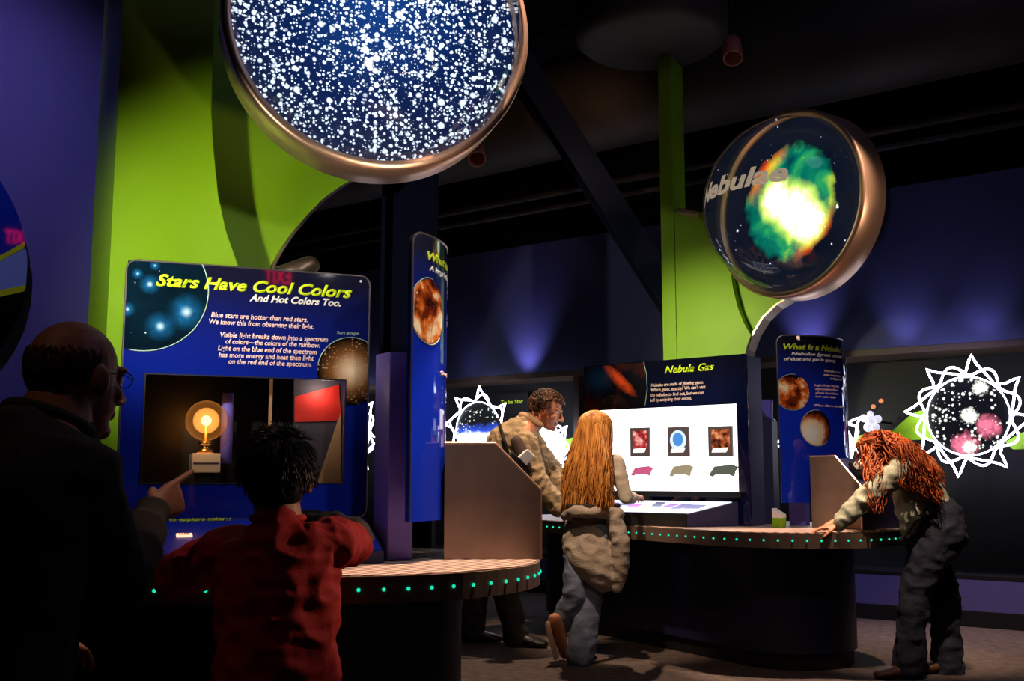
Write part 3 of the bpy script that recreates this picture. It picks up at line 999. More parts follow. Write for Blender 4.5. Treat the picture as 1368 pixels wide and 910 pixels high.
_pyl = pylon((-0.347, 3.65), -37, 0.5, 66, 'tall narrow blue curved panel lettered What is, seen nearly edge-on',
      'What is a Star?', [('A large ball of hot gas', (573, 361), 7, 0.40)],
      [('held by gravity', (598, 384), 5, 0.2), ('A star shines', (597.5, 392), 5, 0.2), ('for ages', (597.5, 400), 5, 0.16), ('by burning', (597, 424), 5, 0.2), ('hydrogen', (597, 434), 5, 0.2), ('Our Sun', (588, 500), 5, 0.2)],
      ((570.5, 346.5), 11, 0.44), [((573.5, 416), 0.115, 'fire', None)])
_pyl = pylon((1.61, 6.42), -97, 0.5, 66, 'blue curved panel lettered What is a Nebula with two round photos',
      'What is a Nebula?', [('Nebulae (great clouds', (1057, 474.5), 4, 0.42), ('of dust and gas in space)', (1047, 481.5), 4, 0.38)],
      [('Nebulae are', (1101, 497), 3, 0.16), ('star nurseries', (1100, 502), 3, 0.17), ('and graves', (1109, 507), 3, 0.13),
       ('Light from nearby', (1088, 516), 3, 0.22), ('stars makes them', (1089, 521), 3, 0.2), ('glow in colors', (1089, 526), 3, 0.2), ('we can see', (1089, 531), 3, 0.17),
       ('What else is out there?', (1087, 543), 3, 0.3)],
      ((1046.5, 467), 7.5, 0.46), [((1059, 524), 0.105, 'fire', None), ((1091, 572), 0.105, 'orange_moon', None)])


# ------------------------------------------------------------------ steel consoles
def console(o_, ang, label):
    t = thing('steel_console', label, 'console', (o_[0], o_[1], H), ang)
    prof = [(0, 0), (0.345, 0), (0.345, 0.245), (0.18, 0.413), (0, 0.413)]
    bm_obj('side_panel', prism(prof, 0, 0.012), M['steel_dark'], t)
    bm_obj('body', prism([(0.012, 0.002), (0.335, 0.002), (0.335, 0.235), (0.175, 0.4), (0.012, 0.4)], 0.012, 0.40), M['slate'], t)
    bm_obj('far_side_panel', prism(prof, 0.40, 0.412), M['steel_dark'], t)
    edge = [(0, 0.413), (0.18, 0.413), (0.345, 0.245), (0.345, 0.0)]
    bm_obj('edge_strip', tube([(x, 0.004, z) for x, z in edge], 0.006, 6), M['copper'], t)
    # slope label panel with raised reader
    bm = box_bm(-0.05, 0.05, 0.05, 0.36, 0, 0.03, 0.004)
    for v in bm.verts: v.co = Matrix.Translation((0.262, 0, 0.327)) @ Matrix.Rotation(R_(45.5), 4, 'Y') @ v.co
    bm_obj('reader_block', bm, M['black'], t)
    bm = box_bm(-0.02, 0.02, 0.04, 0.2, 0.03, 0.075, 0.003)
    for v in bm.verts: v.co = Matrix.Translation((0.262, 0, 0.327)) @ Matrix.Rotation(R_(45.5), 4, 'Y') @ v.co
    bm_obj('label_holder', bm, M['white'], t)
    return t


console((-0.242, 3.85), R_(3), 'near brushed steel console with sloping corner, hiding the leaning man below the waist')
console((1.754, 6.3), R_(-55), 'far brushed steel console with sloping corner, beside the red-haired woman')

# ------------------------------------------------------------------ green blades that carry the spheres
t = thing('green_mast', 'broad lime green slab towering behind the cool colors cabinet', 'support', (-1.54, 4.0, H), R_(33))
G1 = Plane((-1.54, 4.0), R_(33))
DZ = H
dd = [(290, -60), (285, 60), (282, 150), (285, 200), (291, 260), (302, 310), (315, 347), (332, 400), (345, 470), (350, 560)]
rt = poly_px(G1, dd)
ol = [(0, H), (0, 4.9)] + [(rt[0][0], 4.9)] + rt + [(rt[-1][0], H)]
bm_obj('front_slab', dn(prism(ol, 0, 0.35)), M['green'], t)
G1b = G1.at(0.36)
ar = [(520, 180), (500, 222), (475, 237), (452, 250), (430, 266), (408, 288), (388, 312), (372, 335), (362, 354), (352, 400), (348, 470), (350, 560)]
rb = poly_px(G1b, ar)
x_in = poly_px(G1b, [(250, 100)])[0][0]
ol = [(x_in, H), (x_in, 3.3), (rb[0][0], 3.3)] + rb + [(rb[-1][0], H)]
bm_obj('horn_plate', dn(prism(ol, 0.36, 0.44)), M['green'], t)
bm = bmesh.new()
def edge_band(pts, y0, y1, th):
    bm = bmesh.new(); rows = []
    n = len(pts)
    for i, (x, z) in enumerate(pts):
        a = V(pts[max(i - 1, 0)]); b = V(pts[min(i + 1, n - 1)]); dv = (b - a).normalized(); nn = V((-dv.y, dv.x)) * th
        rows.append([bm.verts.new((x, y0, z)), bm.verts.new((x, y1, z)), bm.verts.new((x + nn.x, y1, z + nn.y)), bm.verts.new((x + nn.x, y0, z + nn.y))])
    for i in range(n - 1):
        a, b = rows[i], rows[i + 1]
        for k in range(4): bm.faces.new((a[k], a[(k + 1) % 4], b[(k + 1) % 4], b[k]))
    bm.faces.new(rows[0]); bm.faces.new(rows[-1][::-1])
    return bm
bm_obj('steel_edge', dn(edge_band(rb[1:], 0.33, 0.47, 0.012)), M['steel'], t)

t = thing('green_mast', 'slim lime green mast and plate behind the nebula gas board', 'support', (1.03, 7.2, H), R_(-27))
G2 = Plane((1.03, 7.2), R_(-27))
bm_obj('mast_post', dn(box_bm(0, 0.095, 0, 0.27, H, 4.0, 0.004)), M['green'], t)
dd = [(905, 283), (1000, 283), (976, 362), (979, 385), (986, 412), (994, 432), (1003, 448), (998, 462), (994, 480), (990, 520), (990, 600)]
rt = poly_px(G2.at(0.02), dd)
ol = [(0.095, H), (0.095, rt[0][1])] + rt[1:] + [(rt[-1][0], H)]
bm_obj('front_plate', dn(prism(ol, 0.02, 0.12)), M['green'], t)
G2b = G2.at(0.13)
ar = [(1095, 330), (1075, 380), (1057, 398), (1040, 408), (1022, 425), (1009, 446), (1001, 468), (998, 495), (1000, 520), (1008, 540), (1018, 553), (1030, 562)]
rb = poly_px(G2b, ar)
ol = [(rt[3][0] - 0.25, 1.6), (rt[3][0] - 0.25, rb[0][1])] + rb[:8] + [(rb[7][0] - 0.02, 1.6)]
bm_obj('horn_plate', dn(prism(ol, 0.13, 0.20)), M['green'], t)
bm_obj('steel_edge', dn(edge_band(rb[1:], 0.05, 0.24, 0.012)), M['steel'], t)
# violet core behind the far board
KC = Plane((1.50, 6.85), R_(-30))
t = thing('kiosk_core', 'slate violet upright core between the nebula gas board and curved panel', 'support', (1.50, 6.85, H), R_(-30))
ol = poly_px(KC, [(997, 500), (1001, 522), (1007, 541), (1016, 554), (1031, 562)])
bm_obj('core_body', dn(prism([(ol[0][0], H)] + ol + [(ol[-1][0], H)], 0, 0.12)), M['slate'], t)
ol = poly_px(KC.at(0.13), [(998, 534), (1031, 534), (1031, 575), (998, 575)])
bm_obj('core_inset', dn(prism(ol, 0.125, 0.16)), M['violet'], t)
g = P(1043, 706, 6.3)
t = thing('corner_block', 'small lime green block with white top at the foot of the nebula panel', 'block', (g.x, 6.33, H), R_(-40))
bm_obj('green_block', box_bm(-0.03, 0.03, -0.03, 0.03, 0, 0.055, 0.002), M['green'], t)
bm_obj('white_cap', prism([(-0.03, 0.055), (0.03, 0.055), (0.03, 0.075), (-0.03, 0.11)], -0.03, 0.03), M['white'], t)


# ------------------------------------------------------------------ spheres
def sphere(c, nang, label, m_img, label2, word=None):
    t = thing('lens_sphere', label, 'sphere', c, nang + PI / 2)   # local -y = facing direction
    R = 0.572; hw = 0.10
    bm_obj('steel_ring', lathe([(R - 0.036, -hw), (R - 0.012, -hw - 0.006), (R, -hw + 0.008), (R, hw - 0.008), (R - 0.012, hw + 0.006), (R - 0.036, hw)], 128), M['copper'], t, True)
    rin = R - 0.037
    o = bm_obj('picture_disc', lathe([(0, -0.02), (rin, -0.02), (rin, 0.02), (0, 0.02)], 96), m_img, t)
    o['label'] = label2
    bm_obj('disc_light_stop', lathe([(0, 0.021), (rin, 0.021), (rin, 0.032), (0, 0.032)], 96), M['black'], t)  # added opaque disc, stops the picture's glow from lighting things behind
    for s_ in (-1, 1):
        bm = bmesh.new(); bmesh.ops.create_uvsphere(bm, u_segments=64, v_segments=32, radius=rin)
        bmesh.ops.rotate(bm, verts=bm.verts, cent=(0, 0, 0), matrix=Matrix.Rotation(PI / 2, 3, 'X'))
        bmesh.ops.delete(bm, geom=[v for v in bm.verts if v.co.y * s_ < 0.032], context='VERTS')
        for v in bm.verts: v.co.y = v.co.y * 0.98 + s_ * 0.033
        o = bm_obj('clear_dome', bm, M['glass'], t, True)
        if s_ == 1: back = o
    return t


C1 = P(503, 40, 3.83); C2 = P(1062, 275, 6.3)
sph1 = sphere(C1, R_(-73), 'huge sphere with steel ring showing a dense blue and white star cluster', cluster_mat(), 'backlit star cluster picture')
sph2 = sphere(C2, R_(-144), 'clear sphere with steel ring lettered Nebulae around a glowing green and orange cloud', nebula_mat(), 'backlit nebula picture')
# lettering curved on the dome of the far sphere
class Dome:
    off = 0
    def __init__(s, t_loc, rotz, R):
        s.c = V(t_loc); s.R = R; s.rot = Matrix.Rotation(-rotz, 3, 'Z')
    def hit(s, x, y):
        r = (s.rot @ ray(x, y)).normalized(); c = s.rot @ (V((0, 0, HC)) - s.c)
        B = c.dot(r); D = B * B - c.dot(c) + s.R ** 2
        p = c + r * (-B - math.sqrt(max(D, 0)))
        return (math.atan2(p.x, -p.y) * s.R, math.asin(max(-1, min(1, p.z / s.R))) * s.R)
    def map(s, a, z, d=0.0):
        la, lo = z / s.R, a / s.R; rr = s.R + d
        return V((math.sin(lo) * math.cos(la) * rr, -math.cos(lo) * math.cos(la) * rr, math.sin(la) * rr))
dm = Dome(C2, R_(-144) + PI / 2, 0.538)
lettering('name_lettering', 'Nebulae', sph2, dm, (938, 277), (1054, 258), 24, mat('cream_letter', (255, 235, 215), 0.5, emit=(255, 225, 200), es=0.25), 0.25, 0.03, lift=0.004)
# bracket from horn plate to ring
for (cc, gp, gx, sp, lab) in ((C1, G1, 1.0, sph1, 0), (C2, G2, 0.8, sph2, 0)):
    a = gp.o + gp.u * gx + gp.d * (0.40 if gp is G1 else 0.16); a.z = cc.z - 0.15
    la = sp.matrix_basis
    # matrix_basis not updated before depsgraph: compute by hand
    rz = sp.rotation_euler.z; Rm = Matrix.Rotation(-rz, 3, 'Z')
    p1 = Rm @ (a - V(cc)); nn = V((0, 0.09, 0)); p0 = V((p1.x * 0.75, 0.09, -0.35)) if abs(p1.x) < 0.6 else V((0.35 * (1 if p1.x > 0 else -1), 0.07, -0.33))
    bm_obj('mounting_arm', tube([p0, (p0 + p1) / 2 + V((0, 0.0, 0)), p1], 0.03, 12), M['steel_dark'], sp, True)
# small steel clamp between far mast and sphere
cl = P(915, 287, 7.05)
o = bm_obj('steel_clamp', box_bm(-0.075, 0.075, -0.03, 0.03, -0.02, 0.02, 0.01), M['copper'])
o.location = (cl.x + 0.02, 7.0, cl.z); o.rotation_euler = (0, R_(18), R_(-27))
tag(o, 'small coppery clamp on the slim green mast left of the nebula sphere', 'clamp')

# ------------------------------------------------------------------ kiosk 2 nebula gas board and light table
t = thing('display_board', 'dark blue backboard lettered Nebula Gas around a bright white light box', 'display', (K2.o.x, K2.o.y, H), K2.a)
W2 = K2.hit(998, 560)[0]
lx0, lz1 = K2.hit(797, 547); lx1, lz0 = K2.hit(987, 657)
lz1 = (K2.hit(987, 541)[1] + lz1) / 2
bm = plate_with_hole(rrect(0, W2, H + 0.001, 1.80, 0.01), [(lx0, lz0), (lx1, lz0), (lx1, lz1), (lx0, lz1)], 0, 0.025)
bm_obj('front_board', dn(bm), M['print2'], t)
bm_obj('box_back', dn(box_bm(0.01, W2, 0.026, 0.2, H + 0.001, 1.79)), M['slate'], t)
M['lightbox'] = emis('white_light_box', (255, 250, 245), 2.6)
bm_obj('light_box_screen', dn(box_bm(lx0, lx1, 0.012, 0.025, lz0, lz1)), M['lightbox'], t)
s2 = Down(K2)
lettering('title_lettering', 'Nebula Gas', t, s2, (888, 499), (954, 493.5), 9.5, M['yellow_ink'], 0.35, 0.02)
for body, a, b_ in (('Nebulae are made of glowing gases.', (870, 517), (940, 512.8)), ('Which gases, exactly? We can\u2019t visit', (870, 523.3), (943, 519.4)),
                    ('the nebulae to find out, but we can', (869, 530.4), (940, 526.8)), ('tell by analyzing their colors.', (869, 536.8), (924, 534.2))):
    lettering('text_line', body, t, s2, a, b_, 4.3, M['pink_ink'], 0.15, 0.01)
x0_, _ = K2.hit(862, 500)
bm_obj('red_nebula_photo', sheet_on(s2, [(0.005, lz1 + 0.005), (x0_, lz1 + 0.005), (x0_, 1.795), (0.005, 1.795)], 0.002, 0.002),
       photo_mat('red_nebula_photo', 'red_nebula', 0.0, [(K2.hit(808, 489)[0], K2.hit(808, 489)[1] - H), (K2.hit(846, 526)[0], K2.hit(846, 526)[1] - H)], 0.1), t)
bm_obj('ring_line', arc_line(s2, [K2.hit(860, 484), K2.hit(864, 500), K2.hit(865, 520), K2.hit(862, 542)], 0.002, 0.003), M['pale_line'], t)
sb = Down(K2.at(0.0))
cards = [((842, 572), (868, 610), 'card_red'), ((892, 571), (921, 610), 'blue_ring'), ((946, 570), (979, 610), 'card_brown')]
for (a, b_, kind) in cards:
    x0, z1 = K2.hit(*a); x1, z0 = K2.hit(*b_)
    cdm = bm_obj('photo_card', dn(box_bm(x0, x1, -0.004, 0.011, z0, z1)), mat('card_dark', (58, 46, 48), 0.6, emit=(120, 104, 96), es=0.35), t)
    w, h = x1 - x0, z1 - z0
    if kind == 'blue_ring':
        o = bm_obj('ring_picture', dn(prism(circle((x0 + x1) / 2, z0 + h * 0.55, w * 0.38, 32, h * 0.34), -0.006, -0.004)), emis('pale_ring', (225, 240, 255), 1.1), cdm)
        o = bm_obj('ring_centre', dn(prism(circle((x0 + x1) / 2, z0 + h * 0.58, w * 0.24, 24, h * 0.23), -0.008, -0.006)), emis('ring_blue', (80, 150, 225), 1.0), cdm)
    else:
        o = bm_obj('nebula_picture', dn(box_bm(x0 + w * .14, x1 - w * .1, -0.006, -0.004, z0 + h * .2, z1 - h * .1)), photo_mat(kind, kind, 0.8, (0, 0, 0), 0.05), cdm)
    bm_obj('white_caption', dn(prism([(x0 + w * .15, z0 + h * .14), (x0 + w * .75, z0 + h * .14), (x0 + w * .85, z0 + h * .3), (x0 + w * .2, z0 + h * .27)], -0.009, -0.0065)), emis('caption_white', (255, 250, 250), 1.3), cdm)
for (a, b_, c_) in (((842, 623), (872, 636), (200, 90, 130)), ((893, 621), (926, 637), (150, 140, 112)), ((946, 621), (986, 637), (84, 92, 80))):
    x0, z1 = K2.hit(*a); x1, z0 = K2.hit(*b_); w, h = x1 - x0, z1 - z0
    pts = [(x0, z0 + h * .1), (x0 + w * .12, z0), (x0 + w * .25, z0 + h * .2), (x0 + w * .7, z0 + h * .15), (x0 + w * .85, z0), (x0 + w * .9, z0 + h * .45), (x1, z0 + h * .8), (x0 + w * .8, z1), (x0 + w * .2, z0 + h * .85), (x0 + w * .1, z0 + h * .5)]
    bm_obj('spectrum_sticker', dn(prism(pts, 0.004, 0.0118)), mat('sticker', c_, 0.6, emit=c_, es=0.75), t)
bm_obj('bottom_rail', dn(box_bm(lx0 - 0.02, lx1 + 0.03, -0.03, -0.001, lz0 - 0.035, lz0 - 0.003, 0.004)), M['black'], t)
# light table
t = thing('light_table', 'glowing tray of coloured filters in front of the nebula gas board', 'light table', (K2.o.x, K2.o.y, H), K2.a)
ty0, ty1 = -0.34, -0.035
tz0, tz1 = 0.835, 0.905
sl2 = Slope(K2, ty0, tz0, ty1, tz1)
tx0 = 0.12; tx1b = lx1 + 0.01; tx1f = lx1 - 0.16
bm = bmesh.new()
def hexa(bm, A8):
    vs = [bm.verts.new(p) for p in A8]
    for f in ((0, 1, 2, 3), (7, 6, 5, 4), (0, 4, 5, 1), (1, 5, 6, 2), (2, 6, 7, 3), (3, 7, 4, 0)): bm.faces.new([vs[i] for i in f])
q = lambda x, y, z: (x, y, z - H)
hexa(bm, [q(tx0, ty0, H + .002), q(tx1f, ty0, H + .002), q(tx1b, ty1, H + .002), q(tx0, ty1, H + .002), q(tx0, ty0, tz0), q(tx1f, ty0, tz0), q(tx1b, ty1, tz1), q(tx0, ty1, tz1)])
bm_obj('tray_body', bm, M['slate'], t)
Lq = math.hypot(ty1 - ty0, tz1 - tz0)
def slab(sl, pts, d0, d1):
    bm = bmesh.new(); a = [bm.verts.new(sl.map(x, y_, d0)) for x, y_ in pts]; b = [bm.verts.new(sl.map(x, y_, d1)) for x, y_ in pts]
    bm.faces.new(a); bm.faces.new(b[::-1]); n = len(pts)
    for i in range(n): bm.faces.new((a[i], b[i], b[(i + 1) % n], a[(i + 1) % n]))
    return bm
bm_obj('glowing_top', slab(sl2, [(tx0 + .02, .02), (tx1f - .0, .02), (tx1b - .03, Lq - .02), (tx0 + .02, Lq - .02)], 0.0005, 0.004), emis('tray_light', (235, 240, 255), 1.5), t)
bm_obj('front_apron', box_bm(tx0, tx1f, ty0 - 0.012, ty0 - 0.001, 0.002, tz0 - H + 0.004), M['black'], t)
random.seed(5)
fc = [(110, 50, 170), (60, 50, 150), (50, 60, 140), (160, 60, 180), (200, 200, 150), (40, 44, 110)]
for i in range(9):
    x = tx0 + 0.12 + i * (tx1f - tx0 - 0.12) / 9 ; y_ = 0.06 + 0.1 * random.random(); w = 0.06 + 0.05 * random.random(); h = 0.07 + 0.04 * random.random(); sk = random.uniform(-.03, .03)
    o = bm_obj('colour_filter', slab(sl2, [(x, y_), (x + w, y_ + sk * .3), (x + w + sk, y_ + h), (x + sk, y_ + h)], 0.0045 + i * .0008, 0.0055 + i * .0008), mat('filter', fc[i % 6], 0.3, emit=fc[i % 6], es=0.7), t)


# ------------------------------------------------------------------ exhibits in the back wall recess
def neon_paths(R, seed):
    rnd = random.Random(seed)
    p1 = []; n = 8; tips = []
    for k in range(n):
        a = 2 * PI * k / n + rnd.uniform(-.08, .08)
        st = 2 * PI / n
        # sweep out along a bent line to the tip, straight back
        for q_ in range(6):
            f = q_ / 6
            rr = R * (1.06 + 0.5 * f ** 1.3); aa = a + st * (0.05 + 0.75 * math.sin(f * PI / 2))
            p1.append((rr * math.cos(aa), rr * math.sin(aa)))
        tp = a + st * 0.85
        p1.append((R * 1.6 * math.cos(tp), R * 1.6 * math.sin(tp)))
        for q_ in range(1, 4):
            f = q_ / 4
            rr = R * (1.6 - 0.5 * f); aa = tp + st * 0.12 * f
            p1.append((rr * math.cos(aa), rr * math.sin(aa)))
    p2 = []
    for i in range(108):
        a = 2 * PI * i / 108
        rr = R * (1.2 + 0.13 * math.cos(n * a + 1.0 + seed))
        p2.append((rr * math.cos(a), rr * math.sin(a)))
    return p1, p2


def sun_sign(px, R, label, kind, es, seed, brackets, off=-0.12, neon_r=0.009):
    pl = W.at(off)
    x, z = pl.hit(*px)
    o_ = W.o + W.u * x + W.d * off
    t = thing('sun_sign', label, 'neon sign', (o_.x, o_.y, z), W.a, None)
    p1, p2 = neon_paths(R, seed)
    for p in (p1, p2):
        bm_obj('neon_tube', tube([(a, -0.02, b) for a, b in p], neon_r, 6, closed=True), M['neon'], t, True)
    bm_obj('picture_disc', prism(circle(0, 0, R * 1.0, 56), 0.0, 0.03), disc_mat('sun_disc_' + kind, kind, es), t)
    c = [(a, -0.01, b) for a, b in circle(0, 0, R * 1.02, 56)]
    bm_obj('disc_rim', tube(c, 0.006, 6, closed=True), M['neon'], t, True)
    for br in brackets:
        pts = [((pl.hit(a, b)[0] - x), (pl.hit(a, b)[1] - z)) for a, b in br]
        bm_obj('green_bracket', prism(pts, 0.06, 0.12), M['green'], t)
    bm_obj('wall_stem', tube([(0, 0.03, 0), (0, 0.45 - off - 0.002, 0)], 0.03, 12), M['black'], t)
    return t


sun_sign((1293, 556), 0.275, 'large white neon sun around a round star picture, on the right of the back wall', 'pink', 1.3, 3,
         [[(1250, 540), (1215, 552), (1180, 583), (1200, 588), (1250, 586)], [(1340, 590), (1368, 575), (1400, 560), (1400, 600), (1350, 600)]])
sun_sign((639, 574), 0.26, 'white neon sun with blue and white disc, behind the near steel console', 'blue', 2.2, 1, [])
sun_sign((729, 600), 0.2, 'overexposed white neon sun behind the leaning man', 'white', 3.0, 5, [[(740, 590), (790, 576), (800, 590), (745, 606)]])
sun_sign((466, 580), 0.30, 'speckled neon sun showing as a strip right of the cool colors cabinet', 'gold', 0.9, 2, [])
sun_sign((1098, 598), 0.24, 'white neon loops peeking out beside the nebula panel and red-haired woman', 'white', 2.0, 8, [[(1115, 590), (1150, 580), (1165, 590), (1120, 610)]])
# probe model
pl = W.at(-0.05); x, z = pl.hit(1163, 562); o_ = W.o + W.u * x + W.d * (-0.05)
t = thing('probe_model', 'small white model with two orange balls on stalks above the red-haired woman', 'model', (o_.x, o_.y, z), W.a)
bm = bmesh.new()
for (a, b_, c_, r) in ((0, 0, 0, .045), (-.05, 0, .02, .03), (.055, 0, .01, .03), (0, 0, .05, .025), (-.02, 0, -.05, .035), (.03, 0, -.05, .035)):
    bmesh.ops.create_uvsphere(bm, u_segments=16, v_segments=10, radius=r, matrix=Matrix.Translation((a, b_, c_)))
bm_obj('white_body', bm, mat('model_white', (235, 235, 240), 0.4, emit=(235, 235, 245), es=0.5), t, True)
bm_obj('stalk', tube([(0.01, 0, 0.06), (0.025, 0, 0.1)], 0.004, 6), M['navy_beam'], t)
bm_obj('stalk', tube([(0.03, 0, 0.06), (0.08, 0, 0.135)], 0.004, 6), M['navy_beam'], t)
for a, b_ in ((0.025, 0.105), (0.085, 0.145)):
    bm = bmesh.new(); bmesh.ops.create_uvsphere(bm, u_segments=14, v_segments=8, radius=0.018)
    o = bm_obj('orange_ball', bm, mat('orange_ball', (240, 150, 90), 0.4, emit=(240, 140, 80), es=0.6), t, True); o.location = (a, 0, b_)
bm_obj('wall_pin', tube([(0, 0.03, 0), (0, 0.05 + 0.448, 0)], 0.01, 8), M['black'], t)
# lettering board at (683,537)
pl = W.at(0.40)
a = pl.hit(664, 526); b_ = pl.hit(706, 552); o_ = W.o + W.u * a[0] + W.d * 0.40
t = thing('wall_label', 'black label with small yellow-green writing right of the blue-white neon sun', 'sign', (o_.x, o_.y, b_[1]), W.a)
bm_obj('label_board', box_bm(0, b_[0] - a[0], 0.0, 0.048, 0, a[1] - b_[1]), M['black'], t)
class Sh:
    off = 0
    def __init__(s, pl, x, z): s.pl = pl; s.x = x; s.z = z
    def hit(s, x, y): h = s.pl.hit(x, y); return (h[0] - s.x, h[1] - s.z)
    def map(s, a, z, d=0): return V((a, -d, z))
sh = Sh(pl, a[0], b_[1])
yl = mat('yellow_lit', (190, 225, 40), 0.5, emit=(190, 225, 40), es=0.4)
lettering('text_line', 'To be Star', t, sh, (669, 540), (699, 537.5), 5, yl, 0, 0.01)
# ------------------------------------------------------------------ disc on the left wall
pl = LW.at(-0.02)
ex = pl.hit(36, 368); RD = 0.72
o_ = LW.o + LW.u * (ex[0] - RD) + LW.d * (-0.03)
t = thing('round_wall_sign', 'round blue and black wall sign with a pale band, cut off at the left edge', 'sign', (o_.x, o_.y, ex[1]), LW.a)
SX, SZ = ex[0] - RD, ex[1]
def seg_poly(z_lo, z_hi):  # band of the disc between sloping lines given as functions of x
    pts = []
    N = 40
    xs = [-RD * math.cos(PI * i / N) for i in range(N + 1)]
    up = []; lo = []
    for x in xs:
        h = math.sqrt(max(RD ** 2 - x ** 2, 0)); zt_ = min(h, z_hi(x)); zl_ = max(-h, z_lo(x))
        if zt_ >= zl_ + 1e-5: up.append((x, zt_)); lo.append((x, zl_))
    return up + lo[::-1]
def line_px(p, q_):
    a = pl.hit(*p); b = pl.hit(*q_); k = (b[1] - a[1]) / (b[0] - a[0])
    return lambda x: a[1] - SZ + k * (x - (a[0] - SX))
l1, l2 = line_px((0, 342), (33, 324)), line_px((0, 349), (33, 332))
l3, l4 = line_px((0, 388), (35, 381)), line_px((0, 397), (35, 389))
inf = lambda v: (lambda x: v)
gl = lambda n_, c: mat(n_, c, 0.03)
bm_obj('blue_field', prism(seg_poly(l1, inf(9)), 0.0, 0.03), gl('sign_blue', (20, 44, 140)), t)
bm_obj('upper_stripe', prism(seg_poly(l2, l1), -0.001, 0.03), gl('sign_lime', (190, 205, 30)), t)
bm_obj('pale_band', prism(seg_poly(l3, l2), 0.0, 0.03), gl('sign_grey', (130, 150, 190)), t)
bm_obj('lower_stripe', prism(seg_poly(l4, l3), -0.001, 0.03), gl('sign_lime2', (190, 205, 30)), t)
bm_obj('black_field', prism(seg_poly(inf(-9), l4), 0.0, 0.03), gl('sign_black', (8, 8, 10)), t)
t.rotation_euler = (0.0465, 0, LW.a)
bm_obj('standoff', tube([(0, 0.031, 0), (0, 0.069, 0)], 0.1, 16), M['black'], t)
# the exit sign behind the viewer, which the glossy boards mirror
r1 = ray(371, 369); ph = K1.hit(371, 369); hp = K1.o + K1.u * ph[0]; hp.z = ph[1]
nn = -K1.d; rf = r1 - 2 * r1.dot(nn) * nn; rf.normalize()
EX = hp + rf * 7.6
t = thing('exit_sign', 'lit red EXIT sign mirrored in the glossy boards', 'sign', EX)
t.rotation_euler = (0, 0, math.atan2(-rf.y, -rf.x) + PI / 2)
bm_obj('sign_housing', box_bm(-0.2, 0.2, 0.0, 0.05, -0.13, 0.13, 0.006), M['black'], t)
me = text_mesh('EXIT', 0, 0.02); xs = [v.co.x for v in me.vertices]; w_ = max(xs) - min(xs); x0 = min(xs)
for v in me.vertices: v.co = V(((v.co.x - x0) / w_ * 0.27 - 0.135, -0.002, v.co.y / 0.7 * 0.16 - 0.08))
new_obj('exit_letters', me, M['exit_red'], t)
bm_obj('hanging_rod', tube([(0, 0.025, 0.13), (0, 0.025, 5.198 - EX.z)], 0.01, 8), M['black'], t)


# ------------------------------------------------------------------ people
def loft(bm, rings, seg=18):
    """rings: (centre, axis1, axis2) closed with domed caps"""
    rows = []
    def row(c, a, b): return [bm.verts.new(c + a * math.cos(2 * PI * k / seg) + b * math.sin(2 * PI * k / seg)) for k in range(seg)]
    c, a, b = rings[0]; n0 = (rings[0][0] - rings[1][0]).normalized(); h = min(a.length, b.length)
    rows.append(row(c + n0 * h * .85, a * .35, b * .35)); rows.append(row(c + n0 * h * .5, a * .8, b * .8))
    for c, a, b in rings: rows.append(row(c, a, b))
    c, a, b = rings[-1]; n1 = (rings[-1][0] - rings[-2][0]).normalized(); h = min(a.length, b.length)
    rows.append(row(c + n1 * h * .5, a * .8, b * .8)); rows.append(row(c + n1 * h * .85, a * .35, b * .35))
    for r0, r1_ in zip(rows, rows[1:]):
        for k in range(seg): bm.faces.new((r0[k], r0[(k + 1) % seg], r1_[(k + 1) % seg], r1_[k]))
    bm.faces.new(rows[0][::-1]); bm.faces.new(rows[-1])


def limb(bm, pts, rad, seg=14):
    rings = []; prev = None
    pts = [V(p) for p in pts]
    for i, p in enumerate(pts):
        a = pts[max(i - 1, 0)]; b = pts[min(i + 1, len(pts) - 1)]; d = (b - a).normalized()
        s_ = d.orthogonal().normalized() if prev is None else (prev - d * prev.dot(d)).normalized()
        prev = s_; t_ = d.cross(s_); rings.append((p, s_ * rad[i], t_ * rad[i]))
    loft(bm, rings, seg)


def ell(bm, c, ax, ay, az, seg=20):
    """ellipsoid with axis vectors"""
    b2 = bmesh.new(); bmesh.ops.create_uvsphere(b2, u_segments=seg, v_segments=seg // 2, radius=1)
    m = Matrix(((ax.x, ay.x, az.x, c.x), (ax.y, ay.y, az.y, c.y), (ax.z, ay.z, az.z, c.z), (0, 0, 0, 1)))
    merge(bm, b2, m)


def fuse(name, bm, voxel, m, parent, smooth=6, wrinkle=None, factor=0.5):
    bmesh.ops.recalc_face_normals(bm, faces=bm.faces)
    me = bpy.data.meshes.new('f'); bm.to_mesh(me); bm.free()
    o = bpy.data.objects.new('f', me); COL.objects.link(o)
    md = o.modifiers.new('r', 'REMESH'); md.mode = 'VOXEL'; md.voxel_size = voxel; md.use_smooth_shade = True
    if smooth:
        s_ = o.modifiers.new('s', 'SMOOTH'); s_.iterations = smooth; s_.factor = factor
    me2 = bpy.data.meshes.new_from_object(o.evaluated_get(bpy.context.evaluated_depsgraph_get()))
    bpy.data.objects.remove(o)
    if wrinkle:
        amp, sc, ridged = wrinkle
        ns = [v.normal.copy() for v in me2.vertices]
        for v, n in zip(me2.vertices, ns):
            q_ = v.co * sc
            w = noise.noise(q_ + V((3.1, 1.7, 9.2)))
            w2 = noise.noise(V((q_.x * 1.3, q_.y * 1.3, q_.z * 3.0)) + V((7, 3, 1)))
            if ridged: w = 1 - 2 * abs(w) * 1.6
            v.co += n * amp * (w * 0.7 + w2 * 0.5)
    loc = V(parent.location) if parent else V((0, 0, 0))
    me2.transform(Matrix.Translation(-loc))
    me2.name = name
    me2.materials.clear()
    return new_obj(name, me2, m, parent, True)


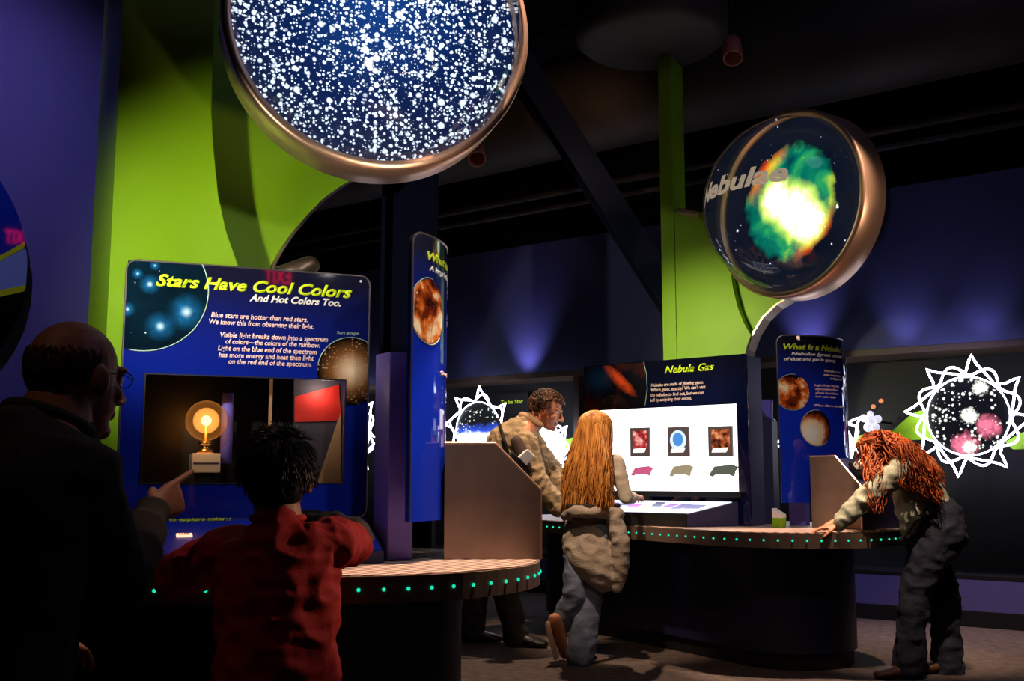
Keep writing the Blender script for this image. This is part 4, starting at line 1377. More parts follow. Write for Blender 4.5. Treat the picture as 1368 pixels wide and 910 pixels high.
def basis(f, up=V((0, 0, 1))):
    f = V(f).normalized(); r = f.cross(up).normalized(); u = r.cross(f).normalized()
    return f, r, u


def add_head(bm, c, f, up=V((0, 0, 1)), s=1.0, neck=None, adult=True):
    """head with face: c = centre of cranium-jaw box, f = gaze"""
    f, r, u = basis(f, up); k = s
    ell(bm, c + u * .03 * k - f * .012 * k, r * .076 * k, f * .096 * k, u * .092 * k)          # cranium
    ell(bm, c + f * .022 * k - u * .022 * k, r * .062 * k, f * .07 * k, u * .085 * k)             # face
    ell(bm, c + f * .036 * k - u * .078 * k, r * .045 * k, f * .044 * k, u * .036 * k)            # jaw / chin
    ell(bm, c + f * .074 * k - u * .096 * k, r * .02 * k, f * .018 * k, u * .018 * k)             # chin point
    # nose
    limb(bm, [c + f * .088 * k + u * .018 * k, c + f * .101 * k - u * .008 * k, c + f * .113 * k - u * .03 * k], [.009 * k, .0105 * k, .0135 * k], 10)
    for q_ in (-1, 1):
        ell(bm, c + f * .1 * k - u * .034 * k + r * .012 * k * q_, r * .009 * k, f * .011 * k, u * .008 * k, 10)  # nostril wing
        ell(bm, c + f * .08 * k + u * .03 * k + r * .03 * k * q_, r * .026 * k, f * .013 * k, u * .009 * k, 12)    # brow
        ell(bm, c + f * .066 * k - u * .02 * k + r * .038 * k * q_, r * .02 * k, f * .018 * k, u * .02 * k, 12)     # cheek
        ell(bm, c - f * .004 * k + u * .0 * k + r * .079 * k * q_, r * .007 * k - f * .006 * k, f * .02 * k + r * .008 * k * q_, u * .033 * k, 14)  # ear
    ell(bm, c + f * .086 * k - u * .058 * k, r * .024 * k, f * .012 * k, u * .006 * k, 12)        # upper lip
    ell(bm, c + f * .084 * k - u * .068 * k, r * .021 * k, f * .012 * k, u * .006 * k, 12)        # lower lip
    if neck is not None:
        limb(bm, [neck, (neck + c) / 2 - f * .008 * k, c - u * .03 * k - f * .02 * k], [.062 * k, .056 * k, .058 * k])


def eyes(parent, c, f, up, s, dark=(40, 28, 22)):
    f, r, u = basis(f, up); k = s; loc = V(parent.location)
    for q_ in (-1, 1):
        b2 = bmesh.new(); bmesh.ops.create_uvsphere(b2, u_segments=12, v_segments=8, radius=.0118 * k)
        o = bm_obj('eye', b2, mat('eye_white', (225, 220, 215), 0.2), parent, True); o.location = c + f * .078 * k + u * .012 * k + r * .03 * k * q_ - loc
        b2 = bmesh.new(); bmesh.ops.create_uvsphere(b2, u_segments=10, v_segments=8, radius=.006 * k)
        i = bm_obj('iris', b2, mat('iris_dark', dark, 0.2), o, True); i.location = f * .0075 * k


def add_hand(bm, wrist, d, palm_n, s=1.0, curl=(20, 20, 20, 20), thumb=25, spread=1.0, side=1, fold=False):
    """d = direction from wrist to knuckles, palm_n = direction the palm faces; side=+1 puts the thumb on +x"""
    d = V(d).normalized(); n = V(palm_n); n = (n - d * n.dot(d)).normalized(); x = d.cross(n) * side
    k = s
    # palm
    rings = []
    for f_, w, h in ((0.0, .026, .019), (.03, .034, .016), (.06, .04, .0145), (.085, .04, .0125)):
        rings.append((wrist + d * f_ * k, x * w * k, n * h * k))
    loft(bm, rings, 16)
    L = (.072, .08, .075, .06); off = (.029, .010, -.010, -.028); base = (.084, .09, .086, .078)
    for i in range(4):
        p = wrist + d * base[i] * k + x * off[i] * k - n * .002 * k
        ang = 0; dirv = (d + x * off[i] * 2.2 * spread).normalized(); pts = [p - dirv * .015 * k, p]
        for j, fr in enumerate((.45, .3, .25)):
            ang = R_(curl[i] * (0.75, 1.1, 0.8)[j])
            axis = dirv.cross(n).normalized()
            dirv = (Matrix.Rotation(ang, 3, axis) @ dirv).normalized(); n_loc = n
            n2 = n
            p = p + dirv * L[i] * fr * k; pts.append(p.copy())
            n = (n - dirv * n.dot(dirv)); n = n.normalized() if n.length > 1e-4 else -d
        n = V(palm_n); n = (n - d * n.dot(d)).normalized()
        limb(bm, pts, [.0092 * k, .0092 * k, .0085 * k, .0078 * k, .0068 * k], 10)
    p = wrist + d * .022 * k + x * .028 * k + n * .004 * k
    t1 = (d * .75 + x * .65 + n * (.2 + thumb / 100)).normalized(); t2 = (d * .95 + x * .2 + n * (.25 + thumb / 60)).normalized()
    if fold:
        t1 = (d * .7 + n * .62 + x * .1).normalized(); t2 = (d * .45 + n * .5 - x * .65).normalized()
    limb(bm, [p - t1 * .01 * k, p + t1 * .036 * k, p + t1 * .036 * k + t2 * .03 * k, p + t1 * .036 * k + t2 * .054 * k], [.013 * k, .0115 * k, .01 * k, .008 * k], 10)


def torso(bm, pelvis, chest, neck, side_p, side_s, w, dp, extra=0.0):
    """elliptical trunk; side_p/side_s unit vectors across the hips / shoulders; w = half widths, dp = half depths (hips, waist, chest, shoulders)"""
    spine = (chest - pelvis)
    mid = pelvis + spine * .45
    pts = [(pelvis, side_p, w[0], dp[0]), (mid, (side_p + side_s).normalized(), w[1], dp[1]), (chest, side_s, w[2], dp[2]), (chest + (neck - chest) * .62, side_s, w[3], dp[3]), (neck, side_s, w[3] * .42, dp[3] * .72)]
    rings = []
    for i, (c, s_, ww, d_) in enumerate(pts):
        a = pts[max(i - 1, 0)][0]; b = pts[min(i + 1, len(pts) - 1)][0]; ax = (b - a).normalized()
        s_ = (s_ - ax * s_.dot(ax)).normalized(); dd_ = ax.cross(s_)
        rings.append((c, s_ * (ww + extra), dd_ * (d_ + extra)))
    loft(bm, rings, 28)


def strands(name, lines, radius, m, parent, seg=4):
    bm = bmesh.new(); loc = V(parent.location)
    for ln in lines:
        n = len(ln)
        tube([p - loc for p in ln], [radius * (1 - 0.6 * i / (n - 1)) for i in range(n)], seg, bm=bm)
    return bm_obj(name, bm, m, parent, True, recalc=False)


def shoe(bm, heel, toe, up=V((0, 0, 1)), s=1.0):
    d = (toe - heel).normalized(); x = d.cross(up).normalized(); u = x.cross(d)
    L = (toe - heel).length
    rings = []
    for f_, w, h, e in ((0.0, .030, .034, .034), (.25, .034, .036, .036), (.55, .040, .028, .028), (.8, .042, .022, .022), (1.0, .030, .016, .016)):
        rings.append((heel + d * L * f_ + u * e * s, x * w * s, u * h * s))
    loft(bm, rings, 18)


skin = mat('skin_fair', (214, 146, 114), 0.55, bump=(40, 0.05))  # fair skin tone of the girl, leaning man and woman
skin_dark = mat('skin_tan', (186, 122, 92), 0.5, bump=(40, 0.05))
denim = mat('denim', (112, 124, 150), 0.85, bump=(60, 0.3), vary=(14, 0.35))
denim_dark = mat('dark_denim', (36, 42, 62), 0.85, bump=(60, 0.3), vary=(14, 0.4))
black_cloth = mat('black_cloth', (24, 22, 22), 0.85, bump=(50, 0.3))

# ---- girl ---------------------------------------------------------------
def build_girl():
    D = 6.3
    t = thing('person', 'girl with waist-long blonde hair and a grey jacket tied round her waist', 'person', P(775, 888, 6.2).xy.to_3d())
    t.location.z = 0
    f = V((.55, .83, -.12)); hc = P(797, 580, 6.25)
    side = V((.83, -.55, 0)).normalized()
    pelvis = P(788, 706, 6.25); chest = P(797, 636, 6.28); neck = P(797, 606, 6.27)
    hipR = pelvis + side * .07; hipL = pelvis - side * .07
    kneeR = P(789, 800, 6.25); ankR = P(775, 872, 6.2)
    kneeL = P(772, 795, 6.2) - side * .02; ankL = P(748, 836, 6.32)
    shR = chest + side * .125 + V((0, 0, .08)); shL = chest - side * .125 + V((0, 0, .08))
    elR = P(836, 665, 6.15); haR = P(850, 664, 6.45)
    elL = shL + V((-.0, .1, -.2)); haL = elL + V((.16, .18, -.06))
    # body
    bm = bmesh.new()
    add_head(bm, hc, f, s=.93, neck=neck)
    torso(bm, pelvis, chest, neck, side, side, (.10, .085, .105, .11), (.075, .065, .075, .06))
    for sh, el, ha in ((shR, elR, haR), (shL, elL, haL)):
        limb(bm, [sh, (sh + el) / 2, el, (el + ha) / 2, ha], [.035, .033, .027, .025, .019])
    add_hand(bm, haR, (haR - elR), V((0, 0, -1)), .82, (25, 25, 30, 30)); add_hand(bm, haL, haL - elL, V((0, 0, -1)), .82)
    for h, kn, an in ((hipR, kneeR, ankR), (hipL, kneeL, ankL)): limb(bm, [h, kn, an], [.06, .045, .03])
    fuse('body', bm, .006, skin, t, 3)
    bm = bmesh.new()
    torso(bm, pelvis, chest, neck, side, side, (.115, .10, .115, .118), (.09, .08, .085, .07))
    for sh, el, ha in ((shR, elR, haR), (shL, elL, haL)):
        limb(bm, [sh, (sh + el) / 2, el, (el * .4 + ha * .6)], [.052, .045, .04, .034])
    fuse('shirt', bm, .009, mat('pale_shirt', (190, 184, 170), 0.8), t, 6, (.006, 14, True))
    bm = bmesh.new()
    limb(bm, [pelvis + side * .05, hipR + V((0, 0, -.03)), (hipR + kneeR) / 2, kneeR, (kneeR + ankR) / 2, ankR + V((0, 0, -.02))], [.10, .098, .085, .07, .072, .082])
    limb(bm, [pelvis - side * .05, hipL + V((0, 0, -.03)), (hipL + kneeL) / 2, kneeL, (kneeL * .5 + ankL * .5), ankL], [.10, .095, .08, .066, .062, .064])
    fuse('jeans', bm, .009, denim, t, 5, (.009, 11, True))
    # jacket round the waist: skirt of cloth hanging behind and to the right
    bm = bmesh.new()
    fw = V((-side.y, side.x, 0)); wc = P(791, 688, 6.25)
    rings = []
    for dz, a_, b_, sh_, tilt in ((.0, .118, .105, 0, 0), (-.05, .135, .12, -.004, -.01), (-.12, .158, .14, -.008, -.025), (-.20, .175, .155, -.006, -.05), (-.27, .178, .158, .0, -.08)):
        rings.append((wc + V((0, 0, dz)) + side * sh_, side * a_ + V((0, 0, tilt)), fw * b_ * -1))
    loft(bm, rings, 32)
    bmesh.ops.delete(bm, geom=[], context='VERTS')
    # hanging sleeve
    sp = P(828, 690, 6.15)
    limb(bm, [P(820, 690, 6.12), P(829, 725, 6.1), P(829, 760, 6.12), P(824, 785, 6.14)], [.045, .05, .045, .035])
    limb(bm, [P(754, 690, 6.25), P(768, 683, 6.12), P(795, 684, 6.08), P(828, 686, 6.12)], [.028, .032, .034, .03])
    jk = fuse('tied_jacket', bm, .008, mat('grey_fleece', (168, 156, 142), 0.95, bump=(120, 0.5)), t, 5, (.008, 12, True)); jk['label'] = 'grey jacket tied by its sleeves'
    # belt of dark cloth above
    bm = bmesh.new(); limb(bm, [P(760, 677, 6.16), P(790, 678, 6.08), P(826, 676, 6.14)], [.016, .018, .016])
    fuse('belt', bm, .006, black_cloth, t, 2)
    bm = bmesh.new(); toe = P(798, 888, 6.4); toe.z = .005
    hl = P(764, 885, 6.18); hl.z = .005
    shoe(bm, hl, hl + V((.13, .13, 0)), s=1.0); fuse('shoe', bm, .005, black_cloth, t, 2)
    bm = bmesh.new(); tip = P(748, 888, 6.3); tip.z = .02
    shoe(bm, P(733, 832, 6.2), tip + V((.01, 0.03, 0)), up=V((.85, .5, .15)), s=1.15)
    s2_ = fuse('shoe', bm, .005, mat('tan_shoe', (168, 110, 76), 0.6), t, 2)
    bm = bmesh.new()
    a = P(731, 833, 6.16); b_ = tip + V((-.02, 0, 0))
    loft(bm, [(a, V((.012, .03, 0)), V((.006, .0, .01))), ((a + b_) / 2, V((.014, .04, 0)), V((.008, 0, .01))), (b_, V((.012, .03, 0)), V((.006, 0, .01)))], 12)
    bm_obj('sole', bm, mat('pale_sole', (230, 190, 150), 0.6), s2_, True)
    s2c = V(t.location)
    for o in s2_.children:
        for v in o.data.vertices: v.co -= s2c
    # hair
    lines = []; rnd = random.Random(3)
    f_, r_, u_ = basis(f)
    def cap_hair(n, r_s, low, wave, length_px):
        pass
    back = V((-f_.x, -f_.y, 0)).normalized()
    for i in range(900):
        th = rnd.uniform(-2.35, 2.35)      # around from the back; 0 = straight back
        start = rnd.uniform(0.0, 1.0)
        dirh = (back * math.cos(th) + side * math.sin(th)).normalized()
        top = hc + V((0, 0, .045))
        crown = top - f_ * .02
        ang0 = start * 1.1
        pts = []
        for k in range(5):                      # over the skull
            a_ = ang0 + (PI / 2 - ang0) * k / 4
            rr = .090 + .012 * rnd.random()
            pts.append(crown + V((0, 0, 1)) * math.cos(a_) * .088 + dirh * math.sin(a_) * rr + V((0, 0, 0)))
        end_z = P(795, 686 - rnd.random() ** 2 * 40, 6.1).z
        p = pts[-1]; tz = p.z; m_ = 11
        # lateral target at the bottom
        lat = max(-1, min(1, math.sin(th) + rnd.uniform(-.3, .3))) * .138
        bk = .10 + .05 * rnd.random() + .02 * math.cos(th)
        base = V((hc.x, hc.y, 0)) - side * .003
        ph = rnd.uniform(0, 6.28)
        for k in range(1, m_ + 1):
            f2 = k / m_
            z = tz + (end_z - tz) * f2
            tgt = base + side * lat + back * (bk if abs(th) < 1.6 else .06 + .04 * rnd.random())
            q_ = p.lerp(V((tgt.x, tgt.y, z)), min(1, f2 * 1.5) ** 1.0)
            q_.z = z
            q_ += side * .010 * math.sin(f2 * 11 + ph) * f2 + back * .006 * math.sin(f2 * 8 + ph)
            pts.append(q_)
        lines.append(pts)
    hm = hair_mat('blonde_hair', (150, 82, 30), (238, 172, 84))
    strands('hair', lines, .0062, hm, t, 4)
    return t


def hair_mat(name, c0, c1, sc=30):
    m, nt, b, vec = base_nodes(name)
    mp = nt.nodes.new('ShaderNodeMapping'); mp.inputs['Scale'].default_value = (1, 1, 0.06); nt.links.new(vec, mp.inputs[0])
    n = noise_n(nt, mp.outputs[0], sc, 4)
    r = ramp(nt, n, [(0.35, c0), (0.65, c1)])
    nt.links.new(r.outputs[0], b.inputs['Base Color']); b.inputs['Roughness'].default_value = 0.45
    return m


build_girl()

# ---- leaning man ----------------------------------------------------------
def build_man():
    D = 6.95
    t = thing('person', 'curly-haired man in tan jacket and black trousers leaning over toward the far counter', 'person', (P(665, 862, 6.95).x, 6.95, 0))
    face = V((.93, -.28, -.32)); side = V((.25, -.97, 0)).normalized()   # his right = toward camera
    pelvis = P(646, 672, 6.95); chest = P(681, 592, 6.95); neck = P(712, 563, 6.95)
    hc = P(731, 549, 6.93)
    hipR = pelvis + side * .085; hipL = pelvis - side * .085
    kR = P(668, 765, 6.85); aR = P(690, 848, 6.85); kL = P(638, 765, 7.05); aL = P(630, 846, 7.05)
    shR = P(700, 592, 6.78); shL = P(700, 580, 7.1)
    elR = P(716, 642, 6.72); haR = P(748, 680, 6.75); elL = P(738, 632, 7.12); haL = P(768, 672, 7.0)
    bm = bmesh.new()
    add_head(bm, hc, face, s=1.02, neck=neck)
    torso(bm, pelvis, chest, neck, side, side, (.14, .12, .15, .16), (.09, .09, .1, .08))
    for sh, el, ha in ((shR, elR, haR), (shL, elL, haL)): limb(bm, [sh, (sh + el) / 2, el, (el + ha) / 2, ha], [.05, .045, .038, .034, .025])
    add_hand(bm, haR, haR - elR + V((.05, 0, -.02)), V((0, .2, -1)), .95, (35, 38, 40, 42)); add_hand(bm, haL, haL - elL, V((0, 0, -1)), .95, (30, 30, 30, 30), side=-1)
    for h, kn, an in ((hipR, kR, aR), (hipL, kL, aL)): limb(bm, [h, kn, an], [.07, .055, .04])
    fuse('body', bm, .006, skin, t, 3)
    eyes(t, hc, face, V((0, 0, 1)), 1.02)
    bm = bmesh.new()
    torso(bm, pelvis + V((0, 0, .0)), chest, neck - (neck - chest) * .12, side, side, (.19, .19, .195, .185), (.14, .145, .145, .11))
    for sh, el, ha in ((shR, elR, haR), (shL, elL, haL)):
        limb(bm, [sh, (sh + el) / 2, el, (el * .5 + ha * .5), ha * .95 + el * .05], [.088, .08, .074, .068, .06])
    fuse('jacket', bm, .009, mat('tan_jacket', (168, 146, 112), 0.85, vary=(16, 0.3), bump=(110, 0.5)), t, 2, (.010, 17, True))
    # dark bag strap + pouch
    bm = bmesh.new(); limb(bm, [P(665, 560, 6.8), P(674, 590, 6.72), P(684, 625, 6.74)], [.012, .012, .012])
    fuse('shoulder_strap', bm, .006, black_cloth, t, 1)
    bm = bmesh.new(); limb(bm, [P(690, 590, 6.66), P(700, 612, 6.62)], [.04, .045])
    fuse('sleeve_patch', bm, .008, mat('brown_patch', (60, 44, 38), 0.8), t, 2)
    # collar
    bm = bmesh.new(); limb(bm, [neck + side * .085 + V((.03, 0, -.03)), neck + side * .06 + V((-.04, 0, .02)), neck + V((-.07, 0, .035)), neck - side * .06 + V((-.04, 0, .02)), neck - side * .08 + V((.03, 0, -.03))], [.02, .027, .03, .027, .02])
    fuse('collar', bm, .006, mat('collar_tan', (170, 142, 110), 0.8), t, 2)
    bm = bmesh.new()
    for h, kn, an, s_ in ((hipR, kR, aR, 1), (hipL, kL, aL, -1)):
        limb(bm, [pelvis + side * .05 * s_, h + V((0, 0, -.04)), (h + kn) / 2, kn, (kn + an) / 2, an + V((0, 0, -.02))], [.13, .125, .105, .085, .078, .085])
    fuse('trousers', bm, .01, black_cloth, t, 5, (.010, 9, True))
    for an in (aR, aL):
        bm = bmesh.new(); h = V((an.x - .05, an.y, .005)); shoe(bm, h, h + V((.23, -.07, 0)), s=1.25); fuse('shoe', bm, .006, mat('black_leather', (20, 18, 18), 0.4), t, 2)
    # curly hair
    f, r, u = basis(face); lines = []; rnd = random.Random(11)
    cc = hc + u * .035 - f * .018
    for i in range(620):
        z_ = rnd.uniform(-.45, 1); th = rnd.uniform(-PI, PI)
        d = (f * math.cos(th) * math.sqrt(1 - z_ * z_) + r * math.sin(th) * math.sqrt(1 - z_ * z_) + u * z_)
        if d.dot(f) > .45 and z_ < .45: continue
        if z_ < -.2 and d.dot(f) > -.1: continue
        base = cc + f * d.dot(f) * .095 + r * d.dot(r) * .076 + u * d.dot(u) * .09
        s1_ = d.orthogonal().normalized(); s2_ = d.cross(s1_); ph = rnd.uniform(0, 6.28)
        pts = []
        for k in range(9):
            a_ = ph + k * .95
            pts.append(base + d * (.004 * k) + (s1_ * math.cos(a_) + s2_ * math.sin(a_)) * .011 + V((0, 0, -.0015 * k)))
        lines.append(pts)
    strands('hair', lines, .005, hair_mat('brown_hair', (34, 22, 16), (112, 74, 48), 20), t, 4)
    bm = bmesh.new(); ell(bm, cc - f * .01, r * .081, f * .092, u * .094)
    for v in list(bm.verts):
        pass
    bmesh.ops.delete(bm, geom=[v for v in bm.verts if (v.co - cc).dot(f) > .05 and (v.co - cc).dot(u) < .03], context='VERTS')
    b_ = bm_obj('hair_base', bm, mat('hair_base', (36, 24, 18), 0.7), t, True)
    for v in b_.data.vertices: v.co -= V(t.location)
    bm = bmesh.new()
    for q_ in (-1, 1): limb(bm, [hc + f * .093 + u * .034 + r * .014 * q_, hc + f * .085 + u * .038 + r * .044 * q_], [.004, .004], 6)
    b_ = bm_obj('eyebrows', bm, mat('brow', (36, 24, 18), 0.7), t)
    for v in b_.data.vertices: v.co -= V(t.location)


build_man()

# ---- red-haired woman -------------------------------------------------------
def build_woman():
    t = thing('person', 'woman with long curly red hair in sage shirt bending over the far counter', 'person', (P(1235, 908, 5.82).x, 5.84, 0))
    side = V((.25, -.97, 0)).normalized()    # toward the camera = her left (she faces image left)
    face = V((-.75, .25, -.62)); up = V((-.55, 0, .83))
    pelvis = P(1243, 700, 5.85); chest = P(1218, 634, 5.85); neck = P(1188, 612, 5.85)
    hc = P(1172, 606, 5.85)
    hR = pelvis + side * .085; hL = pelvis - side * .085
    kR = P(1222, 795, 5.78); aR = P(1214, 893, 5.8); kL = P(1262, 795, 5.92); aL = P(1266, 897, 5.95)
    shF = P(1205, 628, 5.68); shB = P(1195, 618, 6.0)
    elF = P(1152, 668, 5.72); haF = P(1117, 703, 5.74); haF.z = H + .03
    elB = P(1158, 668, 6.05); haB = P(1120, 694, 6.05)
    bm = bmesh.new()
    add_head(bm, hc, face, up, .97, neck)
    torso(bm, pelvis, chest, neck, side, side, (.13, .1, .12, .13), (.1, .08, .09, .07))
    for sh, el, ha in ((shF, elF, haF), (shB, elB, haB)): limb(bm, [sh, (sh + el) / 2, el, (el + ha) / 2, ha], [.042, .038, .032, .028, .02])
    add_hand(bm, haF, V((-1, .1, -.12)), V((0, 0, -1)), .9, (14, 14, 16, 18), side=1); add_hand(bm, haB, V((-1, .1, -.5)), V((0, 0, -1)), .9)
    for h, kn, an in ((hR, kR, aR), (hL, kL, aL)): limb(bm, [h, kn, an], [.075, .055, .038])
    fuse('body', bm, .006, skin, t, 3)
    bm = bmesh.new()
    torso(bm, pelvis + V((0.0, 0, .05)), chest, neck, side, side, (.155, .135, .15, .145), (.125, .115, .125, .09))
    for sh, el, ha in ((shF, elF, haF), (shB, elB, haB)):
        limb(bm, [sh, (sh + el) / 2, el, (el * .5 + ha * .5), ha * .92 + el * .08], [.07, .06, .052, .048, .038])
    # loose shirt tail
    limb(bm, [chest + V((-.03, -.05, -.1)), P(1215, 690, 5.75), P(1212, 712, 5.76)], [.09, .07, .03])
    fuse('shirt', bm, .009, mat('sage_shirt', (178, 186, 166), 0.8, vary=(12, 0.15)), t, 3, (.010, 15, True))
    bm = bmesh.new()
    for h, kn, an, s_ in ((hR, kR, aR, 1), (hL, kL, aL, -1)):
        limb(bm, [pelvis + side * .05 * s_ + V((0.01, 0, .03)), h + V((.015, 0, -.05)), (h + kn) / 2, kn, (kn + an) / 2, an + V((0, 0, -.02))], [.14, .125, .105, .08, .078, .088])
    fuse('jeans', bm, .009, denim_dark, t, 4, (.010, 12, True))
    bm = bmesh.new(); limb(bm, [P(1204, 722, 5.72), P(1222, 694, 5.68), P(1245, 684, 5.68), P(1272, 686, 5.75)], [.012, .014, .014, .012])
    fuse('belt', bm, .005, black_cloth, t, 1)
    for an, m_ in ((aR, 'l'), (aL, 'r')):
        bm = bmesh.new(); h = V((an.x + .05, an.y, .003)); shoe(bm, h, h + V((-.23, -.03, 0)), s=1.15); fuse('boot', bm, .006, mat('brown_boot', (92, 58, 40), 0.5), t, 2)
    # hair
    rnd = random.Random(21); lines = []
    f, r, u = basis(face, up)
    cc = hc + u * .02
    def curl(p0, p1, sag, n, rr, tw):
        pts = []; ph = rnd.uniform(0, 6.28)
        d = (p1 - p0); s1_ = d.orthogonal().normalized(); s2_ = d.cross(s1_).normalized()
        for k in range(n + 1):
            f2 = k / n; q_ = p0.lerp(p1, f2) + V((0, 0, sag * math.sin(PI * f2)))
            a_ = ph + f2 * tw
            amp = rr * min(1, f2 * 2.2)
            pts.append(q_ + (s1_ * math.cos(a_) + s2_ * math.sin(a_)) * amp)
        return pts
    for i in range(1500):
        z_ = rnd.uniform(-.6, 1); th = rnd.uniform(-PI, PI); q = math.sqrt(1 - z_ * z_)
        d = f * math.cos(th) * q + r * math.sin(th) * q + u * z_
        if d.dot(f) > .35: continue
        base = cc + f * d.dot(f) * .1 + r * d.dot(r) * .082 + u * d.dot(u) * .1
        kind = rnd.random()
        if kind < .22:    # hangs down in front near the camera
            end = P(rnd.uniform(1158, 1184), rnd.uniform(630, 690), rnd.uniform(5.62, 5.78)); pts = curl(base, end, .0, 14, .012, rnd.uniform(8, 16))
        elif kind < .35:  # close around the head
            end = base + d * .03 + V((0, 0, -.12 - .05 * rnd.random())); pts = curl(base, end, .01, 10, .012, rnd.uniform(6, 12))
        else:             # swept over the back
            ex_ = rnd.uniform(1205, 1262); top_ = 604 + (ex_ - 1200) * .42
            end = P(ex_, rnd.uniform(top_, top_ + 48), rnd.uniform(5.58, 5.72) if rnd.random() < .75 else rnd.uniform(5.8, 6.0))
            pts = curl(base, end, .05 + .02 * rnd.random(), 16, .016, rnd.uniform(10, 24))
        lines.append(pts)
    strands('hair', lines, .0056, hair_mat('red_hair', (110, 40, 12), (218, 112, 48), 14), t, 4)
    bm = bmesh.new(); ell(bm, cc - f * .012, r * .086, f * .098, u * .102)
    bmesh.ops.delete(bm, geom=[v for v in bm.verts if (v.co - cc).dot(f) > .06], context='VERTS')
    b_ = bm_obj('hair_base', bm, mat('red_hair_base', (130, 56, 20), 0.6), t, True)
    for v in b_.data.vertices: v.co -= V(t.location)


build_woman()

